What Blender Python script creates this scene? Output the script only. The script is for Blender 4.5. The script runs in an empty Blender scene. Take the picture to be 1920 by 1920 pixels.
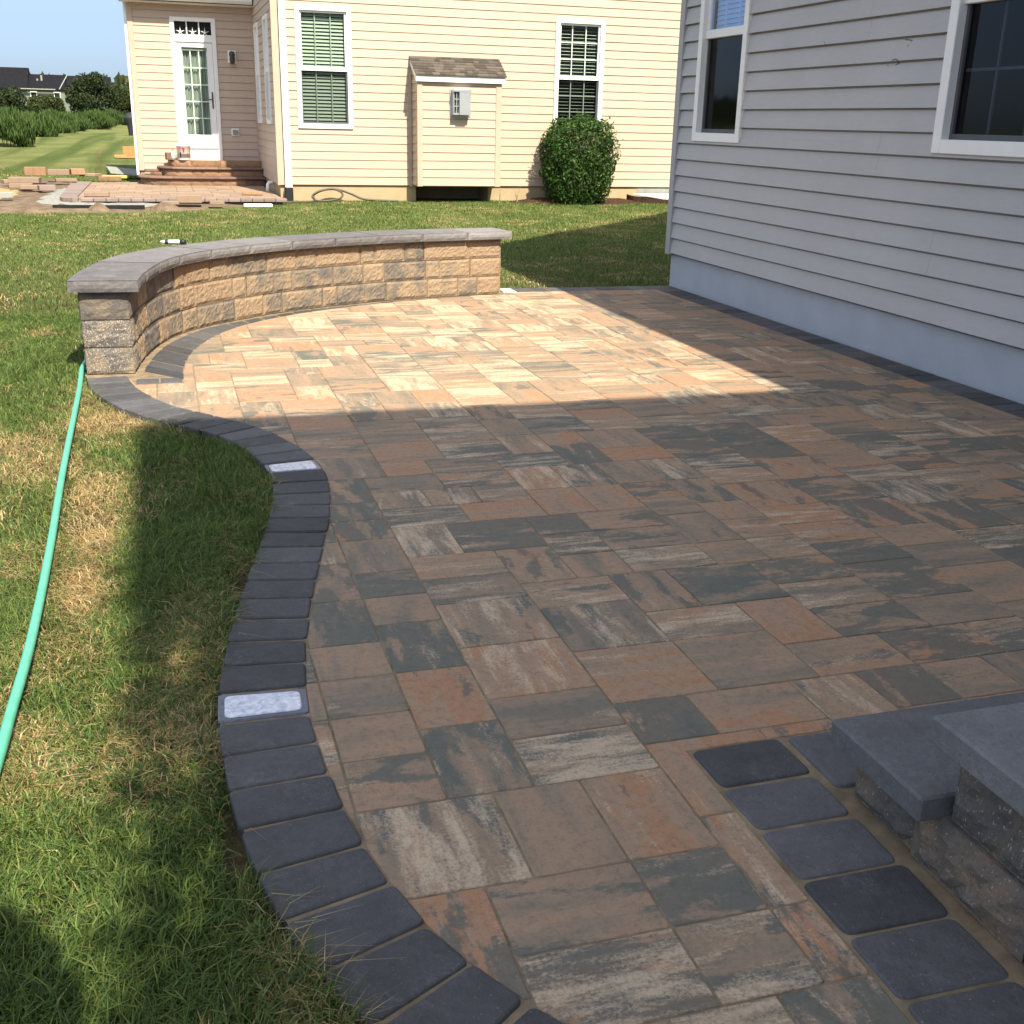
import bpy, math, random
import numpy as np
from mathutils import Matrix, Vector
from mathutils.geometry import tessellate_polygon

random.seed(7)
rng = np.random.default_rng(11)
S = bpy.context.scene
COL = S.collection

# ------------------------------------------------------------------ camera
cam = bpy.data.cameras.new('camera')
cam.sensor_width = 36.0
cam.lens = 39.11
cam.clip_start = 0.05
cam.clip_end = 5000
camo = bpy.data.objects.new('camera', cam)
COL.objects.link(camo)
RX = ((0.95738, -0.07504, 0.27892), (-0.28797, -0.32293, 0.90155), (0.02243, -0.94344, -0.33078))
camo.matrix_world = Matrix(((RX[0][0], -RX[0][1], -RX[0][2], 0.0),
                            (RX[1][0], -RX[1][1], -RX[1][2], 0.0),
                            (RX[2][0], -RX[2][1], -RX[2][2], 1.5), (0, 0, 0, 1)))
S.camera = camo

# ------------------------------------------------------------------ light
SUN_DIR = Vector((0.176, -0.88, 1.0)).normalized()      # towards the sun
EL = math.asin(SUN_DIR.z)
ROT = math.atan2(SUN_DIR.x, SUN_DIR.y)
W = bpy.data.worlds.new('World')
S.world = W
W.use_nodes = True
nt = W.node_tree
sky = nt.nodes.new('ShaderNodeTexSky')
sky.sky_type = 'NISHITA'
sky.sun_disc = False
sky.sun_elevation = EL
sky.sun_rotation = ROT
sky.air_density = 1.0
sky.dust_density = 0.6
sky.ozone_density = 1.5
bg = nt.nodes['Background']
bg.inputs['Strength'].default_value = 0.142
# slightly hazy summer sky: a little less saturated than the clear-air model, paler blue down at the horizon
hsv = nt.nodes.new('ShaderNodeHueSaturation'); hsv.inputs['Saturation'].default_value = 0.55
nt.links.new(sky.outputs[0], hsv.inputs['Color'])
tcw = nt.nodes.new('ShaderNodeTexCoord'); sxyz = nt.nodes.new('ShaderNodeSeparateXYZ')
nt.links.new(tcw.outputs['Generated'], sxyz.inputs[0])
rmp = nt.nodes.new('ShaderNodeValToRGB')
rmp.color_ramp.elements.new(0.13); rmp.color_ramp.elements[0].position = 0.0; rmp.color_ramp.elements[0].color = (0.235, 0.30, 0.42, 1)
rmp.color_ramp.elements[1].color = (0.36, 0.43, 0.575, 1); rmp.color_ramp.elements[2].position = 0.40; rmp.color_ramp.elements[2].color = (1.25, 1.2, 1.12, 1)
nt.links.new(sxyz.outputs[2], rmp.inputs[0])
mxw = nt.nodes.new('ShaderNodeMix'); mxw.data_type = 'RGBA'; mxw.blend_type = 'MULTIPLY'; mxw.inputs[0].default_value = 1.0
nt.links.new(hsv.outputs[0], mxw.inputs[6]); nt.links.new(rmp.outputs[0], mxw.inputs[7])
nt.links.new(mxw.outputs[2], bg.inputs[0])
sun = bpy.data.lights.new('sun', 'SUN')
sun.energy = 5.0
sun.angle = math.radians(0.55)
sun.color = (1.0, 0.91, 0.73)
suno = bpy.data.objects.new('sun', sun)
COL.objects.link(suno)
suno.rotation_euler = SUN_DIR.to_track_quat('Z', 'Y').to_euler()
S.view_settings.view_transform = 'Standard'
S.view_settings.look = 'None'
S.view_settings.gamma = 1.0
S.view_settings.exposure = 1.02
S.cycles.max_bounces = 8
S.cycles.transparent_max_bounces = 12

# ------------------------------------------------------------------ helpers
WL = {}


class MB:
    def __init__(s):
        s.v = []; s.f = []; s.c = []; s.u = []; s.m = []; s.mi = 0

    def add(s, vs, fs, col=(0.5, 0.5, 0.5), uv=None):
        o = len(s.v)
        s.v += [tuple(map(float, p)) for p in vs]
        for k, f in enumerate(fs):
            s.f.append(tuple(o + i for i in f))
            s.c.append(col)
            s.m.append(s.mi)
            s.u.append(uv[k] if uv else None)

    def box(s, x0, x1, y0, y1, z0, z1, col=(0.5, 0.5, 0.5), ch=0.0, rot=0.0, piv=None):
        if ch <= 0:
            vs = [(x, y, z) for z in (z0, z1) for y in (y0, y1) for x in (x0, x1)]
            fs = [(0, 2, 3, 1), (4, 5, 7, 6), (0, 1, 5, 4), (2, 6, 7, 3), (0, 4, 6, 2), (1, 3, 7, 5)]
        else:
            vs, fs = chbox(x0, x1, y0, y1, z0, z1, ch)
        if rot:
            cx, cy = piv if piv else ((x0 + x1) / 2, (y0 + y1) / 2)
            c, n = math.cos(rot), math.sin(rot)
            vs = [(cx + (x - cx) * c - (y - cy) * n, cy + (x - cx) * n + (y - cy) * c, z) for x, y, z in vs]
        s.add(vs, fs, col)

    def tube(s, pts, r, n=10, col=(0.5, 0.5, 0.5), sq=1.0, cap=True):
        pts = [Vector(p) for p in pts]
        rr = r if isinstance(r, (list, tuple)) else [r] * len(pts)
        vs, fs = [], []
        up = None
        for i, p in enumerate(pts):
            t = (pts[min(i + 1, len(pts) - 1)] - pts[max(i - 1, 0)]).normalized()
            if up is None:
                up = Vector((0, 0, 1)) if abs(t.z) < 0.9 else Vector((1, 0, 0))
            a = t.cross(up).normalized()
            b = a.cross(t).normalized()
            if abs(t.z) >= 0.9:
                up = b
            for k in range(n):
                g = 2 * math.pi * k / n
                vs.append(p + a * math.cos(g) * rr[i] + b * math.sin(g) * rr[i] * sq)
        for i in range(len(pts) - 1):
            for k in range(n):
                fs.append((i * n + k, i * n + (k + 1) % n, (i + 1) * n + (k + 1) % n, (i + 1) * n + k))
        if cap:
            fs.append(tuple(reversed(range(n))))
            fs.append(tuple(range((len(pts) - 1) * n, len(pts) * n)))
        s.add(vs, fs, col)

    def lathe(s, prof, c, n=20, col=(0.5, 0.5, 0.5)):
        vs, fs = [], []
        for r, z in prof:
            for k in range(n):
                g = 2 * math.pi * k / n
                vs.append((c[0] + r * math.cos(g), c[1] + r * math.sin(g), c[2] + z))
        for i in range(len(prof) - 1):
            for k in range(n):
                fs.append((i * n + k, i * n + (k + 1) % n, (i + 1) * n + (k + 1) % n, (i + 1) * n + k))
        s.add(vs, fs, col)


def chbox(x0, x1, y0, y1, z0, z1, c):
    vs, idx = [], {}
    X, Y, Z = (x0, x1), (y0, y1), (z0, z1)
    for i in (0, 1):
        for j in (0, 1):
            for k in (0, 1):
                sx, sy, sz = (c if i == 0 else -c), (c if j == 0 else -c), (c if k == 0 else -c)
                idx[i, j, k, 'x'] = len(vs); vs.append((X[i], Y[j] + sy, Z[k] + sz))
                idx[i, j, k, 'y'] = len(vs); vs.append((X[i] + sx, Y[j], Z[k] + sz))
                idx[i, j, k, 'z'] = len(vs); vs.append((X[i] + sx, Y[j] + sy, Z[k]))
    q = lambda *a: tuple(idx[t] for t in a)
    fs = []
    for i in (0, 1):
        a = q((i, 0, 0, 'x'), (i, 1, 0, 'x'), (i, 1, 1, 'x'), (i, 0, 1, 'x')); fs.append(a if i else a[::-1])
        a = q((0, i, 0, 'y'), (1, i, 0, 'y'), (1, i, 1, 'y'), (0, i, 1, 'y')); fs.append(a[::-1] if i else a)
        a = q((0, 0, i, 'z'), (1, 0, i, 'z'), (1, 1, i, 'z'), (0, 1, i, 'z')); fs.append(a if i else a[::-1])
    for i in (0, 1):
        for j in (0, 1):
            fs.append(q((i, j, 0, 'x'), (i, j, 1, 'x'), (i, j, 1, 'y'), (i, j, 0, 'y')))
            fs.append(q((i, 0, j, 'x'), (i, 1, j, 'x'), (i, 1, j, 'z'), (i, 0, j, 'z')))
            fs.append(q((0, i, j, 'y'), (1, i, j, 'y'), (1, i, j, 'z'), (0, i, j, 'z')))
            for k in (0, 1):
                fs.append(q((i, j, k, 'x'), (i, j, k, 'y'), (i, j, k, 'z')))
    return vs, fs


def tag(o, label=None, cat=None, group=None, kind=None):
    if label: o['label'] = label
    if cat: o['category'] = cat
    if group: o['group'] = group
    if kind: o['kind'] = kind
    return o


def empty(name, loc, label=None, cat=None, group=None, kind=None):
    o = bpy.data.objects.new(name, None)
    o.empty_display_size = 0.1
    COL.objects.link(o)
    o.location = loc
    WL[o.name] = Vector(loc)
    return tag(o, label, cat, group, kind)


def build(mb, name, mat, parent=None, label=None, cat=None, group=None, kind=None, smooth=False, fix=False):
    V = np.array(mb.v, dtype=np.float64)
    if parent is not None:
        base = WL[parent.name]
    else:
        lo, hi = V.min(0), V.max(0)
        base = Vector(((lo[0] + hi[0]) / 2, (lo[1] + hi[1]) / 2, lo[2]))
    V = V - np.array(base)
    me = bpy.data.meshes.new(name)
    me.from_pydata([tuple(p) for p in V], [], mb.f)
    lens = [len(f) for f in mb.f]
    ca = me.color_attributes.new('tint', 'FLOAT_COLOR', 'CORNER')
    cc = np.repeat(np.array([tuple(c) + (1.0,) for c in mb.c], dtype=np.float32), lens, axis=0)
    ca.data.foreach_set('color', cc.ravel())
    if any(u is not None for u in mb.u):
        uvl = me.uv_layers.new(name='UVMap')
        uu = []
        for f, u in zip(mb.f, mb.u):
            uu += list(u) if u is not None else [(0, 0)] * len(f)
        uvl.data.foreach_set('uv', np.array(uu, dtype=np.float32).ravel())
    for m in (mat if isinstance(mat, (list, tuple)) else [mat]):
        me.materials.append(m)
    me.polygons.foreach_set('material_index', mb.m)
    if fix:
        import bmesh
        bm = bmesh.new(); bm.from_mesh(me)
        bmesh.ops.recalc_face_normals(bm, faces=bm.faces)
        bm.to_mesh(me); bm.free()
    if smooth:
        me.polygons.foreach_set('use_smooth', [True] * len(mb.f))
    me.update()
    o = bpy.data.objects.new(name, me)
    COL.objects.link(o)
    if parent is not None:
        o.parent = parent
        WL[o.name] = Vector(base)
    else:
        o.location = base
        WL[o.name] = Vector(base)
    return tag(o, label, cat, group, kind)


def fast(name, V, F, C, mat, parent=None, smooth=False, **kw):
    """numpy mesh: V (N,3), F list of (M,k) arrays, C (N,3) per-vertex colour"""
    me = bpy.data.meshes.new(name)
    base = np.array(WL[parent.name]) if parent is not None else np.zeros(3)
    V = V - base
    me.vertices.add(len(V))
    me.vertices.foreach_set('co', V.astype(np.float32).ravel())
    nl = sum(f.size for f in F)
    me.loops.add(nl)
    me.loops.foreach_set('vertex_index', np.concatenate([f.ravel() for f in F]).astype(np.int32))
    tot = np.concatenate([np.full(len(f), f.shape[1]) for f in F])
    st = np.concatenate([[0], np.cumsum(tot)[:-1]])
    me.polygons.add(len(tot))
    me.polygons.foreach_set('loop_start', st.astype(np.int32))
    me.polygons.foreach_set('loop_total', tot.astype(np.int32))
    if smooth:
        me.polygons.foreach_set('use_smooth', np.ones(len(tot), dtype=bool))
    ca = me.color_attributes.new('tint', 'FLOAT_COLOR', 'POINT')
    ca.data.foreach_set('color', np.hstack([C, np.ones((len(C), 1))]).astype(np.float32).ravel())
    me.materials.append(mat)
    me.update(calc_edges=True)
    me.validate()
    o = bpy.data.objects.new(name, me)
    COL.objects.link(o)
    if parent is not None:
        o.parent = parent
    WL[o.name] = Vector(base)
    return tag(o, kw.get('label'), kw.get('cat'), kw.get('group'), kw.get('kind'))


def dup(root, delta, rz=0.0, label=None, group=None):
    r = root.copy(); COL.objects.link(r)
    r.location = root.location + Vector(delta)
    r.rotation_euler = (0, 0, rz)
    WL[r.name] = Vector(r.location)
    if label: r['label'] = label
    if group: r['group'] = group
    for ch in list(root.children):
        c = ch.copy(); COL.objects.link(c); c.parent = r
        for g in list(ch.children):
            d = g.copy(); COL.objects.link(d); d.parent = c
    return r


# ------------------------------------------------------------------ materials
class NT:
    def __init__(s, name):
        s.m = bpy.data.materials.new(name); s.m.use_nodes = True
        s.t = s.m.node_tree; s.b = s.t.nodes['Principled BSDF']; s.out = s.t.nodes['Material Output']

    def n(s, typ, **kw):
        d = s.t.nodes.new('ShaderNode' + typ)
        for k, v in kw.items(): setattr(d, k, v)
        return d

    def l(s, a, b): s.t.links.new(a, b)

    def coord(s, kind='Object'):
        return s.n('TexCoord').outputs[kind]

    def noise(s, vec, scale, detail=4, rough=0.55, dist=0.0):
        d = s.n('TexNoise'); d.inputs['Scale'].default_value = scale; d.inputs['Detail'].default_value = detail
        d.inputs['Roughness'].default_value = rough; d.inputs['Distortion'].default_value = dist
        s.l(vec, d.inputs['Vector']); return d.outputs['Fac']

    def mapping(s, vec, sc=(1, 1, 1)):
        d = s.n('Mapping'); d.inputs['Scale'].default_value = sc; s.l(vec, d.inputs['Vector']); return d.outputs[0]

    def ramp(s, fac, stops, interp='LINEAR'):
        d = s.n('ValToRGB'); e = d.color_ramp.elements; d.color_ramp.interpolation = interp
        while len(e) < len(stops): e.new(0.5)
        for i, (p, c) in enumerate(stops):
            e[i].position = p; e[i].color = (c, c, c, 1) if isinstance(c, (int, float)) else tuple(c) + (1,)
        s.l(fac, d.inputs[0]); return d.outputs[0]

    def mix(s, fac, a, b, blend='MIX'):
        d = s.n('Mix', data_type='RGBA', blend_type=blend)
        for i, x in ((0, fac), (6, a), (7, b)):
            if isinstance(x, (int, float)): d.inputs[i].default_value = x
            elif isinstance(x, tuple): d.inputs[i].default_value = x + (1,)
            else: s.l(x, d.inputs[i])
        return d.outputs[2]

    def math(s, op, a, b=0.0, c=None):
        d = s.n('Math', operation=op)
        for i, x in enumerate((a, b) if c is None else (a, b, c)):
            if isinstance(x, (int, float)): d.inputs[i].default_value = x
            else: s.l(x, d.inputs[i])
        return d.outputs[0]

    def tint(s):
        d = s.n('Attribute', attribute_name='tint')
        x = s.n('SeparateColor'); s.l(d.outputs['Color'], x.inputs[0])
        return d.outputs['Color'], x.outputs[0], x.outputs[1], x.outputs[2]

    def bump(s, h, strength=0.3, dist=0.01):
        d = s.n('Bump'); d.inputs['Strength'].default_value = strength; d.inputs['Distance'].default_value = dist
        s.l(h, d.inputs['Height']); s.l(d.outputs[0], s.b.inputs['Normal'])

    def base(s, c, rough=0.7, spec=0.3):
        if isinstance(c, tuple): s.b.inputs['Base Color'].default_value = c + (1,)
        else: s.l(c, s.b.inputs['Base Color'])
        s.b.inputs['Roughness'].default_value = rough
        s.b.inputs['Specular IOR Level'].default_value = spec
        return s.m


def mat_plain(name, c, rough=0.6, spec=0.3, var=0.12, scale=6.0, bump=0.0, bs=120.0, metal=0.0, streak=(1, 1, 1)):
    t = NT(name); co = t.coord()
    n = t.noise(t.mapping(co, streak), scale, 5)
    lo = tuple(x * (1 - var) for x in c); hi = tuple(min(1, x * (1 + var)) for x in c)
    t.base(t.ramp(n, [(0.3, lo), (0.7, hi)]), rough, spec)
    t.b.inputs['Metallic'].default_value = metal
    if bump: t.bump(t.noise(co, bs, 3), bump, 0.004)
    return t.m


def mat_tint(name, c, rough=0.8, amt=0.5, bump=0.3, bs=90.0, scale=25.0, spec=0.25, stops=None):
    """colour varied per piece through tint.r, mottled with noise"""
    t = NT(name); co = t.coord(); tc, r, g, b = t.tint()
    n = t.noise(co, scale, 6, 0.65)
    k = t.math('ADD', t.math('MULTIPLY', n, 0.6), t.math('MULTIPLY', r, 0.4))
    if stops is None:
        stops = [(0.25, tuple(x * (1 - amt) for x in c)), (0.75, tuple(min(1, x * (1 + amt)) for x in c))]
    t.base(t.ramp(k, stops), rough, spec)
    if bump: t.bump(t.noise(co, bs, 4, 0.6), bump, 0.006)
    return t.m


def mat_siding(name, c):
    t = NT(name); co = t.coord()
    n1 = t.noise(co, 1.2, 4)
    n2 = t.noise(t.mapping(co, (3, 3, 14)), 3.0, 5)
    k = t.math('ADD', t.math('MULTIPLY', n1, 0.55), t.math('MULTIPLY', n2, 0.45))
    col = t.ramp(k, [(0.35, tuple(x * 0.93 for x in c)), (0.65, tuple(min(1, x * 1.04) for x in c))])
    d = t.noise(co, 2.3, 8, 0.75)
    col = t.mix(t.math('MULTIPLY', t.ramp(d, [(0.66, 0.0), (0.75, 1.0)]), 0.18), col, tuple(x * 0.55 for x in c))
    t.base(col, 0.48, 0.35)
    t.bump(t.noise(t.mapping(co, (4, 4, 60)), 20, 3), 0.06, 0.002)
    return t.m


def mat_glass(name, tintc, refl=0.12, rough=0.02, fk=1.0):
    t = NT(name)
    tr = t.n('BsdfTransparent'); tr.inputs[0].default_value = tintc + (1,)
    gl = t.n('BsdfGlossy'); gl.inputs['Roughness'].default_value = rough
    gl.inputs[0].default_value = (0.95, 0.97, 1, 1)
    lw = t.n('LayerWeight'); lw.inputs[0].default_value = 0.5
    fr = t.math('ADD', t.math('MULTIPLY', t.math('POWER', lw.outputs['Facing'], 4.0), 0.8), 0.045)
    bm = t.n('Bump'); bm.inputs['Strength'].default_value = 0.12; bm.inputs['Distance'].default_value = 0.01
    t.l(t.noise(t.coord(), 2.5, 2), bm.inputs['Height'])
    t.l(bm.outputs[0], gl.inputs['Normal'])
    f = t.math('ADD', t.math('MULTIPLY', fr, fk), refl)
    mx = t.n('MixShader')
    t.l(f, mx.inputs[0]); t.l(tr.outputs[0], mx.inputs[1]); t.l(gl.outputs[0], mx.inputs[2])
    t.l(mx.outputs[0], t.out.inputs[0])
    return t.m


# field pavers: streaks of slate, brown, rust and cream running along each stone
def mat_paver():
    t = NT('blended_paver'); uv = t.coord('UV'); tc, r, g, b = t.tint(); co = t.coord()
    a = t.noise(t.mapping(uv, (1.9, 9.5, 1)), 1.0, 6, 0.62, 0.25)
    gr0 = t.noise(co, 55, 5, 0.75)
    a2 = t.noise(t.mapping(uv, (3.2, 8.5, 1)), 1.15, 6, 0.62, 0.35)
    k = t.math('ADD', t.math('MULTIPLY', a, 1.2), t.math('MULTIPLY', t.math('SUBTRACT', r, 0.5), 0.34))
    k = t.math('ADD', k, t.math('MULTIPLY', t.math('SUBTRACT', gr0, 0.5), 0.16))
    k = t.math('ADD', k, -0.10)
    col = t.ramp(k, [(0.27, (0.190, 0.165, 0.130)), (0.37, (0.255, 0.197, 0.142)), (0.50, (0.325, 0.227, 0.153)),
                     (0.61, (0.365, 0.242, 0.158)), (0.70, (0.395, 0.207, 0.115)), (0.84, (0.360, 0.242, 0.163))])
    # slate blotches
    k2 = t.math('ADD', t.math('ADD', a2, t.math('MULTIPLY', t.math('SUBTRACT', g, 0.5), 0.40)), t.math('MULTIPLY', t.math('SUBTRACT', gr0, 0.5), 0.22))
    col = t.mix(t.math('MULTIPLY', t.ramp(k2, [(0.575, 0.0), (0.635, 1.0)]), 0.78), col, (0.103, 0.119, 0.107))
    # cream drags
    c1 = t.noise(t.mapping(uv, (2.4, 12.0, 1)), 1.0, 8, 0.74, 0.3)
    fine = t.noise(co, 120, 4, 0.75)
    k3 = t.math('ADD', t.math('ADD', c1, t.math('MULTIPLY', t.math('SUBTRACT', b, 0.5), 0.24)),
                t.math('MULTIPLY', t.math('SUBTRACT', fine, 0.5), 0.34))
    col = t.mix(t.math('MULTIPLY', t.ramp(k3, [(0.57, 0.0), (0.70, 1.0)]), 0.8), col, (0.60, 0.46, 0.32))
    # mottled dirt and joint dust
    dz = t.noise(co, 3.0, 6, 0.65)
    col = t.mix(t.math('MULTIPLY', t.ramp(dz, [(0.42, 0.0), (0.72, 1.0)]), 0.25), col, (0.29, 0.20, 0.13))
    gr = t.noise(co, 38, 6, 0.75)
    col = t.mix(t.ramp(gr, [(0.34, 0.35), (0.52, 0.0)]), col, (0.085, 0.075, 0.065))
    col = t.mix(t.ramp(fine, [(0.3, 0.30), (0.46, 0.0)]), col, (0.06, 0.055, 0.05))
    t.base(col, 0.78, 0.2)
    t.bump(t.math('ADD', t.noise(co, 170, 4, 0.7), t.math('MULTIPLY', t.noise(co, 22, 4), 1.6)), 0.28, 0.004)
    return t.m


def mat_charcoal(name, c=(0.052, 0.055, 0.064)):
    t = NT(name); co = t.coord(); tc, r, g, b = t.tint()
    n = t.noise(co, 7, 6, 0.7, 0.4); m = t.noise(co, 45, 5, 0.75); f = t.noise(co, 150, 3, 0.7)
    k = t.math('ADD', t.math('ADD', t.math('MULTIPLY', n, 0.38), t.math('MULTIPLY', r, 0.30)), t.math('MULTIPLY', m, 0.32))
    col = t.ramp(k, [(0.30, tuple(x * 0.55 for x in c)), (0.5, c), (0.70, tuple(x * 1.6 for x in c))])
    bl = t.math('ADD', t.noise(co, 5.5, 8, 0.75), t.math('MULTIPLY', t.math('SUBTRACT', f, 0.5), 0.3))
    col = t.mix(t.math('MULTIPLY', t.ramp(bl, [(0.56, 0.0), (0.74, 1.0)]), 0.42), col, tuple(0.11 + x * 1.3 for x in c))
    col = t.mix(t.ramp(f, [(0.26, 0.7), (0.38, 0.0)]), col, tuple(x * 0.3 for x in c))
    col = t.mix(t.ramp(t.noise(co, 210, 2, 0.6), [(0.69, 0.0), (0.75, 0.65)]), col, (0.40, 0.40, 0.40))
    t.base(col, 0.72, 0.35)
    t.bump(t.math('ADD', t.math('ADD', f, m), t.math('MULTIPLY', t.noise(co, 16, 4), 1.3)), 0.5, 0.006)
    return t.m


def mat_block(name, stops=None, white=(0.70, 0.76)):
    t = NT(name); co = t.coord(); tc, r, g, b = t.tint()
    n = t.noise(co, 5.5, 6, 0.62, 0.6)
    k = t.math('ADD', n, t.math('MULTIPLY', t.math('SUBTRACT', r, 0.5), 0.40))
    col = t.ramp(k, stops or [(0.30, (0.135, 0.122, 0.112)), (0.43, (0.215, 0.175, 0.135)), (0.52, (0.285, 0.215, 0.150)),
                     (0.62, (0.330, 0.240, 0.160)), (0.75, (0.300, 0.205, 0.132))])
    f = t.noise(co, 75, 5, 0.75)
    col = t.mix(t.ramp(f, [(0.36, 0.55), (0.48, 0.0)]), col, (0.10, 0.075, 0.055))
    w = t.math('ADD', t.noise(t.mapping(co, (1, 1, 0.6)), 150, 3, 0.65), t.math('MULTIPLY', t.math('SUBTRACT', b, 0.5), 0.30))
    col = t.mix(t.math('MULTIPLY', t.ramp(w, [(white[0], 0.0), (white[1], 1.0)]), 0.7), col, (0.55, 0.52, 0.47))
    t.base(col, 0.9, 0.15)
    t.bump(t.math('ADD', f, t.noise(co, 26, 5, 0.7)), 0.8, 0.012)
    return t.m


def mat_leafy(name, trans=0.3, rough=0.55):
    t = NT(name); tc, r, g, b = t.tint()
    t.base(tc, rough, 0.25)
    tl = t.n('BsdfTranslucent'); t.l(tc, tl.inputs[0])
    mx = t.n('MixShader'); mx.inputs[0].default_value = trans
    t.l(t.b.outputs[0], mx.inputs[1]); t.l(tl.outputs[0], mx.inputs[2]); t.l(mx.outputs[0], t.out.inputs[0])
    return t.m


def mat_lawn():
    t = NT('lawn'); co = t.coord()
    sep = t.n('SeparateXYZ'); t.l(co, sep.inputs[0])
    n1 = t.noise(co, 0.55, 6, 0.6); n2 = t.noise(co, 9.0, 6, 0.7); n3 = t.noise(co, 60, 4, 0.75)
    k = t.math('ADD', t.math('MULTIPLY', n1, 0.4), t.math('ADD', t.math('MULTIPLY', n2, 0.35), t.math('MULTIPLY', n3, 0.35)))
    green = t.ramp(k, [(0.40, (0.085, 0.115, 0.030)), (0.54, (0.155, 0.178, 0.058)), (0.68, (0.250, 0.225, 0.095))])
    # mowing lanes that curve across the far lawn
    rot = t.n('Mapping'); rot.inputs['Rotation'].default_value = (0, 0, -0.07); rot.inputs['Scale'].default_value = (0.75, 0.035, 1); t.l(co, rot.inputs[0])
    wv = t.noise(rot.outputs[0], 1.0, 3, 0.5, 0.7)
    far = t.n('MapRange'); far.inputs[1].default_value = 22; far.inputs[2].default_value = 30; t.l(sep.outputs[1], far.inputs[0])
    lane = t.math('MULTIPLY', t.ramp(wv, [(0.40, 1.0), (0.52, 0.0)]), far.outputs[0])
    green = t.mix(t.math('MULTIPLY', lane, 0.75), green, (0.058, 0.092, 0.022))
    soil = t.ramp(t.noise(co, 30, 6, 0.7), [(0.35, (0.06, 0.05, 0.025)), (0.7, (0.17, 0.13, 0.07))])
    near = t.n('MapRange'); near.inputs[1].default_value = 8; near.inputs[2].default_value = 15; t.l(sep.outputs[1], near.inputs[0])
    t.base(t.mix(near.outputs[0], soil, green), 0.95, 0.05)
    t.bump(t.math('ADD', n3, n2), 0.8, 0.05)
    return t.m


M = {}
M['paver'] = mat_paver()
M['charcoal'] = mat_charcoal('charcoal_paver', (0.074, 0.073, 0.077))
M['cap'] = mat_charcoal('grey_cap_stone', (0.160, 0.150, 0.153))
M['stepcap'] = mat_charcoal('charcoal_step_cap', (0.120, 0.119, 0.124))
M['block'] = mat_block('split_face_block')
M['stepblock'] = mat_block('speckled_brown_block', [(0.32, (0.14, 0.132, 0.122)), (0.46, (0.215, 0.172, 0.135)), (0.56, (0.28, 0.20, 0.14)), (0.72, (0.31, 0.21, 0.14))], (0.665, 0.72))
M['sand'] = mat_plain('joint_sand', (0.235, 0.18, 0.12), 0.95, 0.05, 0.35, 14, 0.6, 300)
M['cream'] = mat_siding('cream_vinyl_siding', (0.475, 0.372, 0.288))
M['greyvinyl'] = mat_siding('grey_vinyl_siding', (0.415, 0.408, 0.405))
M['greytrim'] = mat_plain('grey_vinyl_trim', (0.36, 0.362, 0.375), 0.5, 0.3, 0.05)
M['white'] = mat_plain('white_vinyl', (0.80, 0.80, 0.78), 0.42, 0.4, 0.04, 5)
M['creamtrim'] = mat_plain('cream_vinyl_trim', (0.45, 0.350, 0.27), 0.5, 0.3, 0.05)
M['greyconc'] = mat_plain('painted_grey_foundation', (0.40, 0.432, 0.475), 0.85, 0.2, 0.06, 4, 0.6, 60)
M['creamconc'] = mat_plain('cream_foundation', (0.39, 0.30, 0.185), 0.9, 0.1, 0.09, 3, 0.35, 90)
M['dark'] = mat_plain('dark_interior', (0.018, 0.02, 0.022), 0.9, 0.1, 0.2)
M['screen'] = mat_plain('insect_screen_frame', (0.10, 0.10, 0.105), 0.5, 0.3, 0.1)
M['glass'] = mat_glass('clear_window_glass', (0.88, 0.97, 0.91), 0.02)
M['greenglass'] = mat_glass('green_tinted_glass', (0.64, 0.71, 0.65), 0.02)
M['darkglass'] = mat_glass('screened_glass', (0.47, 0.515, 0.48), 0.0, 0.12, 0.4)
M['skyglass'] = mat_glass('reflecting_glass', (0.60, 0.74, 0.95), 0.12, 0.01, 1.0)
M['dimglass'] = mat_glass('dim_screened_glass', (0.30, 0.31, 0.37), 0.006, 0.06, 0.45)
M['blind'] = mat_plain('blind_slat', (0.62, 0.67, 0.62), 0.5, 0.3, 0.05)
M['blueblind'] = mat_plain('pale_blind', (0.45, 0.55, 0.72), 0.6, 0.2, 0.05)
M['curtain'] = mat_plain('sheer_curtain', (0.27, 0.29, 0.265), 0.8, 0.1, 0.35, 9, 0, 100, 0, (6, 6, 0.3))
M['shingle'] = mat_tint('brown_shingle', (0.095, 0.080, 0.067), 0.9, 0.45, 0.5, 160, 60, 0.1)
M['darkroof'] = mat_plain('dark_roof_shingle', (0.011, 0.011, 0.014), 0.9, 0.1, 0.25, 2.5)
M['metal'] = mat_plain('brushed_vent_metal', (0.50, 0.53, 0.56), 0.35, 0.5, 0.08, 8, 0, 100, 0.6)
M['bronze'] = mat_plain('bronze_lamp', (0.05, 0.04, 0.03), 0.4, 0.5, 0.2)
M['black'] = mat_plain('black_plastic', (0.015, 0.015, 0.016), 0.5, 0.4, 0.2)
M['hose'] = mat_plain('green_hose_rubber', (0.095, 0.40, 0.28), 0.42, 0.4, 0.10, 20, 0.15, 200)
M['oldhose'] = mat_plain('brown_grey_hose', (0.07, 0.058, 0.042), 0.5, 0.4, 0.2, 12)
M['soil'] = mat_plain('bare_soil', (0.155, 0.115, 0.08), 0.95, 0.05, 0.4, 5, 0.8, 40)
M['mulch'] = mat_plain('dark_mulch', (0.055, 0.032, 0.022), 0.95, 0.05, 0.5, 25, 0.9, 50)
M['gravel'] = mat_plain('grey_stone_dust', (0.255, 0.255, 0.23), 0.95, 0.05, 0.2, 9, 0.6, 120)
M['yellowsand'] = mat_plain('yellow_sand', (0.36, 0.25, 0.115), 0.95, 0.05, 0.2, 5, 0.5, 60)
M['tan'] = mat_tint('tan_paver', (0.275, 0.195, 0.14), 0.85, 0.18, 0.3, 60, 9)
M['mauve'] = mat_tint('mauve_paver', (0.215, 0.165, 0.15), 0.85, 0.18, 0.3, 60, 9)
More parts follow.
